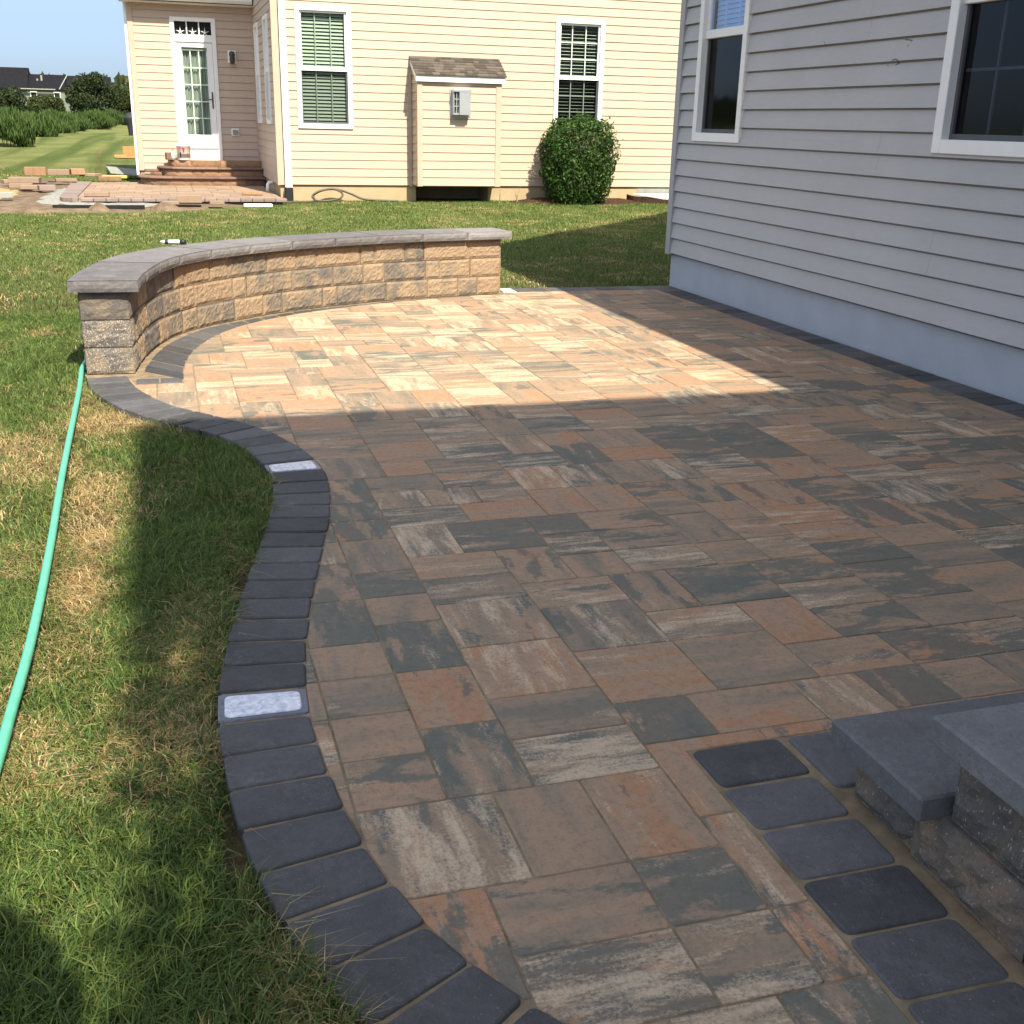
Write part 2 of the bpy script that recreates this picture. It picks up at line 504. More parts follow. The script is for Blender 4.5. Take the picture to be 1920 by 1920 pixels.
M['redblock'] = mat_tint('red_brown_block', (0.34, 0.19, 0.11), 0.9, 0.3, 0.7, 45, 9,
                         stops=[(0.25, (0.11, 0.075, 0.055)), (0.5, (0.27, 0.155, 0.09)), (0.8, (0.34, 0.215, 0.13))])
M['bullnose'] = mat_tint('brown_bullnose', (0.17, 0.105, 0.08), 0.8, 0.35, 0.4, 60, 12)
M['bucket'] = mat_plain('milky_plastic', (0.66, 0.66, 0.62), 0.4, 0.4, 0.05)
M['red'] = mat_plain('red_print', (0.5, 0.03, 0.04), 0.5, 0.3, 0.05)
M['yellow'] = mat_plain('yellow_plastic', (0.75, 0.58, 0.10), 0.45, 0.4, 0.05)
M['board'] = mat_plain('weathered_board', (0.26, 0.27, 0.24), 0.8, 0.2, 0.15)
M['wood'] = mat_plain('brown_stake_wood', (0.16, 0.09, 0.05), 0.8, 0.2, 0.2)
M['orange'] = mat_tint('orange_clay_block', (0.48, 0.22, 0.09), 0.9, 0.2, 0.4, 60, 10)
M['leaf'] = mat_leafy('shrub_leaf')
M['treeleaf'] = mat_leafy('tree_leaf', 0.25, 0.7)
M['grass'] = mat_leafy('grass_blade', 0.35, 0.6)
M['bark'] = mat_plain('bark', (0.09, 0.07, 0.05), 0.9, 0.1, 0.3, 12, 0.6, 40)
M['straw'] = mat_plain('dry_stem', (0.36, 0.28, 0.14), 0.8, 0.1, 0.2)
M['cover'] = mat_plain('dark_grill_cover', (0.028, 0.028, 0.034), 0.6, 0.3, 0.2)
M['farwall'] = mat_plain('far_house_wall', (0.15, 0.165, 0.13), 0.7, 0.2, 0.08)
M['lawn'] = mat_lawn()
tl = NT('resin_lens'); tco = tl.coord()
tl.base(tl.ramp(tl.noise(tco, 25, 5, 0.7, 1.5), [(0.35, (0.40, 0.43, 0.54)), (0.62, (0.85, 0.87, 0.93))]), 0.10, 1.0)
tl.bump(tl.noise(tco, 55, 4, 0.7, 1.0), 0.5, 0.006)
M['lens'] = tl.m
M['lensrim'] = mat_plain('dark_resin_rim', (0.075, 0.08, 0.12), 0.25, 0.7, 0.3, 25, 0.4, 70)


# ------------------------------------------------------------------ curves
def spline(pts, n):
    p = np.array(pts, float)
    p = np.vstack([2 * p[0] - p[1], p, 2 * p[-1] - p[-2]])
    out = []
    for i in range(1, len(p) - 2):
        for t in np.linspace(0, 1, 24, endpoint=False):
            a, b, c, d = p[i - 1], p[i], p[i + 1], p[i + 2]
            out.append(0.5 * ((2 * b) + (-a + c) * t + (2 * a - 5 * b + 4 * c - d) * t * t + (-a + 3 * b - 3 * c + d) * t ** 3))
    out.append(p[-2])
    return resample(np.array(out), n)


def resample(q, n):
    d = np.concatenate([[0], np.cumsum(np.linalg.norm(np.diff(q, axis=0), axis=1))])
    t = np.linspace(0, d[-1], n)
    return np.stack([np.interp(t, d, q[:, k]) for k in range(q.shape[1])], 1)


def smooth(q, it):
    q = q.copy()
    for _ in range(it):
        q[1:-1] = 0.25 * q[:-2] + 0.5 * q[1:-1] + 0.25 * q[2:]
    return q


def length(q): return float(np.linalg.norm(np.diff(q, axis=0), axis=1).sum())


def tangents(q):
    t = np.gradient(q, axis=0)
    return t / np.linalg.norm(t, axis=1)[:, None]


def area(P):
    x, y = P[:, 0], P[:, 1]
    return 0.5 * float(np.sum(x * np.roll(y, -1) - np.roll(x, -1) * y))


def inset(P, d):
    """offset a CCW polygon inwards by d"""
    e = np.roll(P, -1, 0) - P
    L = np.linalg.norm(e, axis=1)[:, None]
    e = e / np.maximum(L, 1e-9)
    nrm = np.stack([-e[:, 1], e[:, 0]], 1)
    pn = np.roll(nrm, 1, 0)
    m = nrm + pn
    k = np.maximum(np.sum(m * nrm, axis=1), 0.5)[:, None]
    return P + m / k * d


def rounded(P, r, n=3):
    out = []
    N = len(P)
    for i in range(N):
        a, b, c = P[i - 1], P[i], P[(i + 1) % N]
        u = (a - b); lu = np.linalg.norm(u); u /= lu
        v = (c - b); lv = np.linalg.norm(v); v /= lv
        rr = min(r, lu * 0.4, lv * 0.4)
        p0, p1 = b + u * rr, b + v * rr
        for t in np.linspace(0, 1, n + 1):
            out.append((1 - t) ** 2 * p0 + 2 * t * (1 - t) * b + t * t * p1)
    return np.array(out)


def stone(mb, P, z0, z1, ch, col, uvf=None, tilt=(0, 0)):
    """a paver: CCW polygon P extruded with a two-step chamfer"""
    if area(P) < 0: P = P[::-1]
    n = len(P)
    c0 = P.mean(0)
    rings = [(inset(P, ch), z1), (inset(P, ch * 0.35), z1 - ch * 0.3), (P, z1 - ch), (P, z0)]
    vs = []
    for R, z in rings:
        for p in R:
            dz = tilt[0] * (p[0] - c0[0]) + tilt[1] * (p[1] - c0[1]) if z > z0 else 0
            vs.append((p[0], p[1], z + dz))
    fs = [tuple(range(n))]
    for k in range(3):
        for i in range(n):
            j = (i + 1) % n
            fs.append((k * n + j, k * n + i, (k + 1) * n + i, (k + 1) * n + j))
    uv = None
    if uvf:
        uv = [[uvf(vs[i]) for i in f] for f in fs]
    mb.add(vs, fs, col, uv)


def clip_rect(P, x0, x1, y0, y1):
    """Sutherland-Hodgman: subject P (concave ok) against a rectangle"""
    out = [tuple(p) for p in P]
    for ax, val, sgn in ((0, x0, 1), (0, x1, -1), (1, y0, 1), (1, y1, -1)):
        inp, out = out, []
        for i in range(len(inp)):
            a, b = inp[i - 1], inp[i]
            ia, ib = (a[ax] - val) * sgn >= 0, (b[ax] - val) * sgn >= 0
            if ia != ib:
                t = (val - a[ax]) / (b[ax] - a[ax])
                out.append((a[0] + t * (b[0] - a[0]), a[1] + t * (b[1] - a[1])))
            if ib: out.append(b)
        if not out: return None
    q = [out[0]]
    for p in out[1:]:
        if math.hypot(p[0] - q[-1][0], p[1] - q[-1][1]) > 0.004: q.append(p)
    if len(q) > 2 and math.hypot(q[0][0] - q[-1][0], q[0][1] - q[-1][1]) <= 0.004: q.pop()
    return np.array(q) if len(q) > 2 else None


def sheet(mb, P, z, col=(0.5, 0.5, 0.5)):
    P = [Vector((p[0], p[1], z)) for p in P]
    mb.add(P, [tuple(t) for t in tessellate_polygon([P])], col)


def inside(px, py, P):
    P = np.asarray(P); r = np.zeros(len(px), bool)
    j = len(P) - 1
    for i in range(len(P)):
        xi, yi, xj, yj = P[i, 0], P[i, 1], P[j, 0], P[j, 1]
        c = ((yi > py) != (yj > py)) & (px < (xj - xi) * (py - yi) / ((yj - yi) or 1e-12) + xi)
        r ^= c
        j = i
    return r


def sstep(a, b, x):
    t = np.clip((x - a) / (b - a), 0, 1)
    return t * t * (3 - 2 * t)


def lawn_z(x, y):
    x = np.asarray(x, float); y = np.asarray(y, float)
    return (-0.035 + 0.5 * sstep(16, 62, y) + 0.012 * np.sin(x * 1.7 + y * 0.9) * np.sin(y * 1.3 - x * 0.6)
            + 0.05 * sstep(17.5, 20.5, y) * (1 - sstep(24, 40, y)))


# ------------------------------------------------------------------ patio layout
OUT = [(0.95, 0.62), (0.66, 0.97), (0.42, 1.27), (0.204, 1.552), (0.106, 1.826), (0.044, 2.134), (0.018, 2.55), (0.018, 2.715), (0.037, 2.927),
       (0.07, 3.204), (0.127, 3.481), (0.193, 3.806), (0.267, 4.129), (0.325, 4.443), (0.362, 4.809), (0.345, 5.157),
       (0.250, 5.516), (0.107, 5.758), (-0.06, 5.93), (-0.238, 6.113), (-0.390, 6.453), (-0.50, 6.78), (-0.548, 7.01)]
INN = [(1.13, 0.80), (0.86, 1.10), (0.68, 1.285), (0.468, 1.593), (0.362, 1.89), (0.305, 2.199), (0.281, 2.562), (0.283, 2.767), (0.307, 2.96),
       (0.36, 3.251), (0.431, 3.595), (0.509, 3.952), (0.575, 4.30), (0.608, 4.60), (0.605, 4.838), (0.535, 5.09),
       (0.403, 5.453), (0.235, 5.69), (0.033, 5.998), (-0.13, 6.30), (-0.225, 6.55), (-0.262, 6.75), (-0.262, 6.93)]
outc = smooth(spline(OUT, 400), 60)
innc = smooth(spline(INN, 400), 60)
mid = smooth(0.5 * (outc + innc), 40)
tg = tangents(mid)
lnr = np.stack([-tg[:, 1], tg[:, 0]], 1)          # points to the lawn side
BW = 0.125
FACE = [(-0.235, 7.055), (-0.222, 7.22), (-0.180, 7.55), (-0.085, 7.99), (0.08, 8.40), (0.30, 8.70), (0.72, 9.09), (1.19, 9.40), (1.98, 9.74), (2.915, 9.945)]
face = smooth(spline(FACE, 300), 30)
ft = tangents(face)
fn = np.stack([-ft[:, 1], ft[:, 0]], 1)           # away from the patio
WIN = [(0.035, 6.712), (0.046, 7.165), (0.107, 7.66), (0.262, 8.19), (0.53, 8.68), (0.985, 9.12), (1.67, 9.53), (2.42, 9.80), (2.96, 9.935)]
win = smooth(spline(WIN, 300), 30)

# sand bed under and between the stones
patio = empty('patio', (2.3, 5.5, 0.0), 'brown and slate blended paver patio with charcoal borders beside the grey house', 'patio', kind='structure')
outer_line = mid + lnr * BW
inner_line = mid - lnr * BW
bed_poly = [tuple(p) for p in (mid + lnr * (BW - 0.016))] + [tuple(p + n * 0.30) for p, n in zip(face[::6], fn[::6])] + \
           [(2.96, 10.275), (4.76, 10.275), (4.76, 0.3), (1.2, 0.3)]
mb = MB(); sheet(mb, bed_poly, -0.0030); build(mb, 'sand_bed', M['sand'], patio)

# field of three sizes of stone laid on a grid with a moving skyline
fieldP = [tuple(p) for p in (mid - lnr * (BW - 0.004))[::3]] + [(-0.235, 6.742)] + [(0.030, 6.735)] + [tuple(p) for p in win[2::4]] + \
         [(2.97, 10.028), (4.512, 10.028), (4.512, 2.230), (1.168, 2.230), (1.168, 0.5)]
fieldP = np.array(fieldP)
if area(fieldP) < 0: fieldP = fieldP[::-1]
g = 0.1085
x0g, y0g = -0.66, 0.44
NXg = 50; HY = 92
sky_h = [0] * NXg
tiles = []
while True:
    lo = min(sky_h)
    if lo >= HY: break
    i = sky_h.index(lo); j = i
    while j < NXg and sky_h[j] == lo: j += 1
    wid = j - i
    while wid > 0:
        opts = [2, 3, 3] if wid > 4 else ([2] if wid in (2, 4) else [3])
        if wid == 5: opts = [2, 3]
        w = random.choice(opts)
        w = min(w, wid)
        hh = random.choice([2, 2, 3]) if w == 3 else random.choice([2, 3])
        tiles.append((i, lo, w, hh))
        for q in range(i, i + w): sky_h[q] = lo + hh
        i += w; wid -= w
mb = MB()
gap = 0.0026
for (i, j, w, hh) in tiles:
    xa, xb = x0g + i * g + gap, x0g + (i + w) * g - gap
    ya, yb = y0g + j * g + gap, y0g + (j + hh) * g - gap
    P = clip_rect(fieldP, xa, xb, ya, yb)
    if P is None or abs(area(P)) < 0.0012: continue
    if len(P) == 4:
        P = rounded(P if area(P) > 0 else P[::-1], 0.008, 2)
    along_x = (w > hh) or (w == hh and random.random() < 0.6)
    ou, ov = random.uniform(0, 50), random.uniform(0, 50)
    uvf = (lambda p, ou=ou, ov=ov, a=along_x: (p[0] + ou, p[1] + ov) if a else (p[1] + ou, p[0] + ov))
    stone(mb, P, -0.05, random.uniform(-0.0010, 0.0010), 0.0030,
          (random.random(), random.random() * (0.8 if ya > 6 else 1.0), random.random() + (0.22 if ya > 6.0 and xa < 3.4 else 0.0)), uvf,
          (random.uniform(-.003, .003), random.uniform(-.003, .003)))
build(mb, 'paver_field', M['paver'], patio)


def soldier(mb, A, B, n, gap=0.004, rad=0.018, skip=(), z=0.0, ch=0.006):
    """row of pavers between the edge curves A and B (same parametrisation)"""
    A = resample(A, n * 8 + 1) if A.shape[0] != n * 8 + 1 else A
    B = resample(B, n * 8 + 1) if B.shape[0] != n * 8 + 1 else B
    res = []
    for k in range(n):
        a, b = A[k * 8:(k + 1) * 8 + 1], B[k * 8:(k + 1) * 8 + 1]
        q = np.array([a[0], a[-1], b[-1], b[0]])
        if area(q) < 0: q = q[::-1]
        q = inset(q, gap)
        q = q + np.array([[random.uniform(-.003, .003) for _ in range(2)] for _ in range(4)])
        res.append(q)
        if k in skip: continue
        stone(mb, rounded(q, rad), -0.055, z + random.uniform(-.002, .0025), ch,
              (random.random(), random.random(), random.random()), None,
              (random.uniform(-.008, .008), random.uniform(-.008, .008)))
    return res


# curved left border, cut so that one stone is the light at y = 2.7 and another the light at y = 4.9
def border_sections():
    s = np.concatenate([[0], np.cumsum(np.linalg.norm(np.diff(mid, axis=0), axis=1))])
    sy = lambda y: float(np.interp(y, mid[120:, 1], s[120:])) if y < 5.0 else 0
    k1, k2 = sy(2.735), sy(4.905)
    n1 = round((k2 - k1) / 0.158)
    p = (k2 - k1) / n1
    start = k1 - p * int(k1 / p) - p / 2
    cuts = []
    a = start
    while a < s[-1] - 0.09:
        cuts.append(a); a += p
    cuts.append(s[-1])
    li = [min(range(len(cuts) - 1), key=lambda i: abs(0.5 * (cuts[i] + cuts[i + 1]) - kk)) for kk in (k1, k2)]
    return s, cuts, li


s_arc, cuts, light_ids = border_sections()
at = lambda arr, v: np.array([np.interp(v, s_arc, arr[:, 0]), np.interp(v, s_arc, arr[:, 1])])
mb = MB(); light_q = []
for k in range(len(cuts) - 1):
    q = np.array([at(outer_line, cuts[k]), at(outer_line, cuts[k + 1]), at(inner_line, cuts[k + 1]), at(inner_line, cuts[k])])
    if area(q) < 0: q = q[::-1]
    q = inset(q, 0.0062)
    if k in light_ids:
        light_q.append(q); continue
    q = q + np.array([[random.uniform(-.0035, .0035) for _ in range(2)] for _ in range(4)])
    stone(mb, rounded(q, 0.017, 4), -0.06, 0.0045 + random.uniform(-.0015, .002), 0.0065,
          (random.random(), random.random(), random.random()), None, (random.uniform(-.012, .012), random.uniform(-.012, .012)))
build(mb, 'curved_border', M['charcoal'], patio)

mb = MB()                                         # border hugging the seat wall
A = face - fn * 0.035; B = win
soldier(mb, A[4:], B[8:], 26)
for xa, xb in ((-0.235, -0.105), (-0.098, 0.028)):
    q = np.array([(xa, 6.76), (xb, 6.76), (xb, 6.90), (xa, 6.90)])
    stone(mb, rounded(q, 0.01), -0.055, 0.0, 0.005, (random.random(), 0, 0))
build(mb, 'wall_border', M['charcoal'], patio)

mb = MB()                                         # straight borders: far edge, house side, round the steps
far_q = soldier(mb, np.array([(2.955, 10.272), (4.755, 10.272)]), np.array([(2.955, 10.035), (4.755, 10.035)]), 11, skip=(0,), rad=0.008)
soldier(mb, np.array([(4.755, 10.028), (4.755, 2.25)]), np.array([(4.518, 10.028), (4.518, 2.25)]), 49, rad=0.008)
build(mb, 'straight_border', M['charcoal'], patio)
mb = MB()
soldier(mb, np.array([(1.432, 2.228), (1.432, 0.44)]), np.array([(1.174, 2.228), (1.174, 0.44)]), 10, rad=0.022, gap=0.0048, z=0.003, ch=0.007)
soldier(mb, np.array([(1.444, 2.225), (4.50, 2.225)]), np.array([(1.444, 1.975), (4.50, 1.975)]), 17, rad=0.022, gap=0.0048, z=0.003, ch=0.007)
build(mb, 'step_border', M['charcoal'], patio)

LG = 'resin light pavers set in the patio border'
for q, lab in zip(light_q + [far_q[0]],
                  ['glossy pale resin light paver nearest the camera in the curved charcoal border',
                   'glossy resin light paver at the bulge of the curved border by the lawn',
                   'small far light paver beside the right end of the seat wall']):
    c = q.mean(0)
    t = empty('paver_light', (c[0], c[1], 0.0), lab, 'paver light', LG)
    m1 = MB(); stone(m1, rounded(q, 0.012), -0.055, 0.002, 0.004, (0.5, 0.5, 0.5)); build(m1, 'frame', M['lensrim'], t)
    m2 = MB(); stone(m2, rounded(inset(q if area(q) > 0 else q[::-1], 0.017), 0.02, 4), -0.02, 0.0065, 0.005, (0.5, 0.5, 0.5)); build(m2, 'lens', M['lens'], t)


# ------------------------------------------------------------------ rough split-face blocks
def nz(a, b, c, seed):
    h = math.sin(a * 12.9898 + b * 78.233 + c * 37.719 + seed * 3.17) * 43758.5453
    return h - math.floor(h)


def rough_block(mb, fmap, L, H, D, col, amp=0.006, ch=0.009, seed=0, step=0.03):
    """fmap(a, b, d) -> xyz with a along 0..L, b height 0..H, d depth 0..D (0 = front)"""
    nu, nv, nd = max(3, int(L / step)), max(3, int(H / step)), max(2, int(D / 0.08))

    def grid(P, n1, n2, flip):
        vs = [P(i / n1, j / n2, (0 < i < n1 and 0 < j < n2)) for i in range(n1 + 1) for j in range(n2 + 1)]
        fs = []
        for i in range(n1):
            for j in range(n2):
                a = i * (n2 + 1) + j
                f = (a, a + n2 + 1, a + n2 + 2, a + 1)
                fs.append(f[::-1] if flip else f)
        mb.add(vs, fs, col)
    j = lambda u, v, k: (nz(round(u * 50), round(v * 50), k, seed) - 0.35) * amp

    def front(u, v, inn):
        return fmap(ch * 0.6 + u * (L - ch * 1.2), ch * 0.5 + v * (H - ch), -j(u, v, 1) if inn else ch)

    def back(u, v, inn):
        return fmap(ch * 0.6 + u * (L - ch * 1.2), ch * 0.5 + v * (H - ch), D + j(u, v, 2) if inn else D - ch)
    grid(front, nu, nv, False)
    grid(back, nu, nv, True)
    e = 0.0012
    grid(lambda u, v, inn: fmap(e + u * (L - 2 * e), e if not 0 < v < 1 else 0.0, ch + v * (D - 2 * ch)), nu, nd, True)
    grid(lambda u, v, inn: fmap(e + u * (L - 2 * e), H - e * (0 if 0 < v < 1 else 1), ch + v * (D - 2 * ch)), nu, nd, False)
    grid(lambda u, v, inn: fmap(-j(u, v, 3) if inn else ch * .6, e + v * (H - 2 * e), ch + u * (D - 2 * ch)), max(3, nd * 2), nv, True)
    grid(lambda u, v, inn: fmap(L + j(u, v, 4) if inn else L - ch * .6, e + v * (H - 2 * e), ch + u * (D - 2 * ch)), max(3, nd * 2), nv, False)
    # close the chamfers
    for (dd0, dd1) in ((ch, ch), (D - ch, D - ch)):
        a = [fmap(ch * .6, ch * .5, dd0), fmap(L - ch * .6, ch * .5, dd0), fmap(L - ch * .6, H - ch * .5, dd0), fmap(ch * .6, H - ch * .5, dd0)]
        b = [fmap(e, e, dd1), fmap(L - e, e, dd1), fmap(L - e, H - e, dd1), fmap(e, H - e, dd1)]
        mb.add(a + b, [(0, 1, 5, 4), (1, 2, 6, 5), (2, 3, 7, 6), (3, 0, 4, 7)], col)


# ------------------------------------------------------------------ seat wall
seat = empty('seat_wall', (0.3, 8.8, 0.0), 'curved tan block seat wall with grey cap at the far edge of the patio', 'seat wall')
fl = length(face)
s_f = np.linspace(0, fl, len(face))


def on_face(s, off):
    s = min(max(s, -0.2), fl + 0.2)
    if 0 <= s <= fl:
        p = np.array([np.interp(s, s_f, face[:, 0]), np.interp(s, s_f, face[:, 1])])
        n = np.array([np.interp(s, s_f, fn[:, 0]), np.interp(s, s_f, fn[:, 1])])
    elif s < 0:
        p = face[0] + ft[0] * s; n = fn[0]
    else:
        p = face[-1] + ft[-1] * (s - fl); n = fn[-1]
    return p + n * off


BH = 0.164; WD = 0.295
for k in range(3):
    mb = MB(); s = 0.0; pat = [0.30, 0.20, 0.42, 0.15, 0.30, 0.20, 0.42]
    i = k * 3
    while s < fl - 0.02:
        L = pat[i % 7] * random.uniform(0.95, 1.05); i += 1
        if fl - s - L < 0.12: L = fl - s
        z0 = 0.002 + k * BH; s0 = s
        jit = random.uniform(-.004, .004)
        first = s0 == 0
        colr = random.random()
        wh = random.choice([0.3, 0.4, 0.45, 0.5, 0.55])
        if first: colr, wh = [(0.25, 0.95), (0.15, 1.0), (0.02, 0.55)][k]
        fm = lambda a, b, d, s0=s0, z0=z0, jit=jit: (*on_face(s0 + a, d + jit), z0 + b)
        rough_block(mb, fm, L, BH - 0.002, WD, (colr, random.random(), wh), 0.008, 0.009, i + k * 31, 0.02)
        s += L
    build(mb, 'block_course', M['block'], seat)
s = -0.045; i = 0
cap_n = 11; capL = (fl + 0.12) / cap_n
for i in range(cap_n):
    mb = MB(); s0 = -0.045 + i * capL
    jit = random.uniform(-.004, .004)
    fm = lambda a, b, d, s0=s0, jit=jit: (*on_face(s0 + a, d - 0.062 + jit), 0.498 + b)
    rough_block(mb, fm, capL, 0.068 + random.uniform(-.0015, .0015), WD + 0.115, (random.random(), 0, 0), 0.004, 0.007, 90 + i)
    build(mb, 'cap_stone', M['cap'], seat)

mb = MB()                                         # bricklayer's marker on the cap
p = on_face(0.0, 0)
c = Vector((0.05, 8.99, 0.587))
d = Vector((0.98, -0.08, 0)).normalized()
tool = empty('utility_knife', c, 'white and black utility knife lying on the grey wall cap', 'knife')
mb.tube([c - d * 0.055, c + d * 0.045], [0.019, 0.02], 12, sq=0.75); build(mb, 'handle', M['white'], tool, smooth=True)
mb = MB(); mb.tube([c - d * 0.095, c - d * 0.075, c - d * 0.053], [0.009, 0.016, 0.0195], 12, sq=0.75); build(mb, 'blade_guard', M['white'], tool, smooth=True)
mb = MB(); mb.tube([c - d * 0.062, c - d * 0.040], [0.0212, 0.0212], 12, sq=0.78); build(mb, 'collar', M['black'], tool, smooth=True)
mb = MB(); mb.tube([c + d * 0.045, c + d * 0.07, c + d * 0.092], [0.021, 0.023, 0.017], 12, sq=0.85); build(mb, 'end_cap', M['black'], tool, smooth=True)

# ------------------------------------------------------------------ stone steps (right foreground)
steps = empty('stone_steps', (2.4, 1.4, 0.0), 'unfinished garden steps of speckled blocks and charcoal cap slabs', 'steps')
spec_cols = [(0.20, 0.5, 0.66), (0.40, 0.5, 0.62), (0.10, 0.5, 0.72), (0.2, 0.5, 0.62), (0.30, .5, .62)]
mb = MB(); i = 0                                  # left cheek and front of the first course
for y0, y1, x0 in ((1.715, 1.945, 1.462), (1.36, 1.712, 1.452), (1.02, 1.357, 1.456), (0.68, 1.017, 1.452), (0.34, 0.677, 1.456)):
    fm = lambda a, b, d, y1=y1, x0=x0: (x0 + d, y1 - a, 0.0 + b)
    rough_block(mb, fm, y1 - y0, 0.150, 0.26, spec_cols[i % 5], 0.017, 0.012, 200 + i); i += 1
for x0, x1 in ((1.73, 2.06), (2.065, 2.40), (2.405, 2.72), (2.725, 3.05), (3.055, 3.4)):
    fm = lambda a, b, d, x0=x0, x1=x1: (x1 - a, 1.945 - d, 0.0 + b)
    rough_block(mb, fm, x1 - x0, 0.150, 0.24, spec_cols[i % 5], 0.017, 0.012, 200 + i); i += 1
build(mb, 'riser', M['stepblock'], steps)
mb = MB()
for y0, y1, x0 in ((1.375, 1.615, 1.458), (1.02, 1.372, 1.465), (0.68, 1.017, 1.46), (0.34, 0.677, 1.462)):
    fm = lambda a, b, d, y1=y1, x0=x0: (x0 + d, y1 - a, 0.153 + b)
    rough_block(mb, fm, y1 - y0, 0.183, 0.26, spec_cols[(i + 2) % 5], 0.017, 0.012, 260 + i); i += 1
for x0, x1 in ((1.73, 2.06), (2.065, 2.40), (2.405, 2.72), (2.725, 3.05), (3.055, 3.4)):
    fm = lambda a, b, d, x0=x0, x1=x1: (x1 - a, 1.615 - d, 0.153 + b)
    rough_block(mb, fm, x1 - x0, 0.183, 0.24, spec_cols[i % 5], 0.017, 0.012, 260 + i); i += 1
build(mb, 'riser', M['stepblock'], steps)
mb = MB()
for y0, y1, x0 in ((1.03, 1.28, 1.46), (0.68, 1.027, 1.465), (0.34, 0.677, 1.46)):
    fm = lambda a, b, d, y1=y1, x0=x0: (x0 + d, y1 - a, 0.402 + b)
    rough_block(mb, fm, y1 - y0, 0.135, 0.26, spec_cols[i % 5], 0.017, 0.012, 300 + i); i += 1
build(mb, 'riser', M['stepblock'], steps)
for (x0, x1, y0, y1, z0, z1) in ((1.402, 2.40, 1.632, 1.972, 0.142, 0.203), (2.404, 3.40, 1.632, 1.972, 0.142, 0.203),
                                 (1.395, 2.35, 1.292, 1.634, 0.338, 0.401), (2.354, 3.40, 1.292, 1.634, 0.338, 0.401),
                                 (1.40, 2.40, 0.36, 1.295, 0.538, 0.600), (2.404, 3.4, 0.36, 1.295, 0.538, 0.6)):
    mb = MB(); mb.box(x0, x1, y0, y1, z0, z1, (random.random(), 0, 0), 0.006); build(mb, 'cap_slab', M['stepcap'], steps)
mb = MB(); mb.box(1.74, 3.38, 0.36, 1.70, 0.0, 0.14); mb.box(1.74, 3.38, 0.36, 1.36, 0.141, 0.337); mb.box(1.74, 3.38, 0.36, 1.02, 0.402, 0.537)
build(mb, 'core', M['sand'], steps)


# ------------------------------------------------------------------ house building blocks
class Fr:
    """wall frame: a along the wall, z up, d outwards"""
    def __init__(s, o, u, n): s.o, s.u, s.n = Vector(o), Vector(u), Vector(n)
    def p(s, a, z, d): return s.o + s.u * a + s.n * d + Vector((0, 0, z))


def fbox(mb, fr, a0, a1, z0, z1, d0, d1, col=(0.5, 0.5, 0.5), ch=0.0):
    if ch:
        vs, fs = chbox(a0, a1, d0, d1, z0, z1, ch)
        mb.add([fr.p(a, z, d) for a, d, z in vs], fs, col)
    else:
        vs = [fr.p(a, z, d) for z in (z0, z1) for d in (d0, d1) for a in (a0, a1)]
        mb.add(vs, [(0, 2, 3, 1), (4, 5, 7, 6), (0, 1, 5, 4), (2, 6, 7, 3), (0, 4, 6, 2), (1, 3, 7, 5)], col)


EXPO = 0.1475


def siding(mb, fr, a0, a1, z0, z1, openings=(), lip=0.014, wave=0.0015, step=0.55, expo=EXPO, slot=0.0055):
    zb = z0; ci = 0
    while zb < z1 - 1e-4:
        zt = min(zb + expo, z1)
        cutz = sorted({zb, zt} | {z for o in openings for z in (o[2], o[3]) if zb < z < zt})
        for za, zc in zip(cutz[:-1], cutz[1:]):
            segs = [(a0, a1)]
            for o in openings:
                if o[2] < (za + zc) / 2 < o[3]:
                    ns = []
                    for s0, s1 in segs:
                        if o[1] <= s0 or o[0] >= s1: ns.append((s0, s1)); continue
                        if o[0] > s0: ns.append((s0, o[0]))
                        if o[1] < s1: ns.append((o[1], s1))
                    segs = ns
            sl = slot if za == zb else 0.0
            dep = lambda z: lip * (1 - 0.88 * (z - zb) / expo)
            off = 3.66 * nz(ci // 2, 2, 5, 9)          # lapped butt joints of the 3.66 m panels
            sg = []
            for s0, s1 in segs:
                c_ = [s0] + [q for q in (off + 3.66 * k_ for k_ in range(-8, 8)) if s0 + .05 < q < s1 - .05] + [s1]
                sg += list(zip(c_[:-1], c_[1:]))
            for s0, s1 in sg:
                lapd = 0.0007 * (int(math.floor((0.5 * (s0 + s1) - off) / 3.66)) % 2)
                n = max(1, int((s1 - s0) / step))
                for i in range(n):
                    p0, p1 = s0 + (s1 - s0) * i / n, s0 + (s1 - s0) * (i + 1) / n
                    w0 = (nz(round(p0 * 9), ci, 1, 5) - .5) * 2 * wave
                    w1 = (nz(round(p1 * 9), ci, 1, 5) - .5) * 2 * wave
                    z_ = za + sl
                    mb.add([fr.p(p0, z_, dep(z_) + w0 + lapd), fr.p(p1, z_, dep(z_) + w1 + lapd), fr.p(p1, zc, dep(zc) + lapd), fr.p(p0, zc, dep(zc) + lapd)], [(0, 1, 2, 3)])
                    if sl:                        # undercut behind the butt edge
                        mb.add([fr.p(p0, z_, -.014), fr.p(p1, z_, -.014), fr.p(p1, z_, dep(z_) + w1), fr.p(p0, z_, dep(z_) + w0)], [(0, 1, 2, 3)])
                        mb.add([fr.p(p0, z_, -.014), fr.p(p1, z_, -.014), fr.p(p1, za, -.014), fr.p(p0, za, -.014)], [(0, 1, 2, 3)])
                        mb.add([fr.p(p0, za, -.014), fr.p(p1, za, -.014), fr.p(p1, za, lip * .12), fr.p(p0, za, lip * .12)], [(0, 1, 2, 3)])
        zb += expo; ci += 1


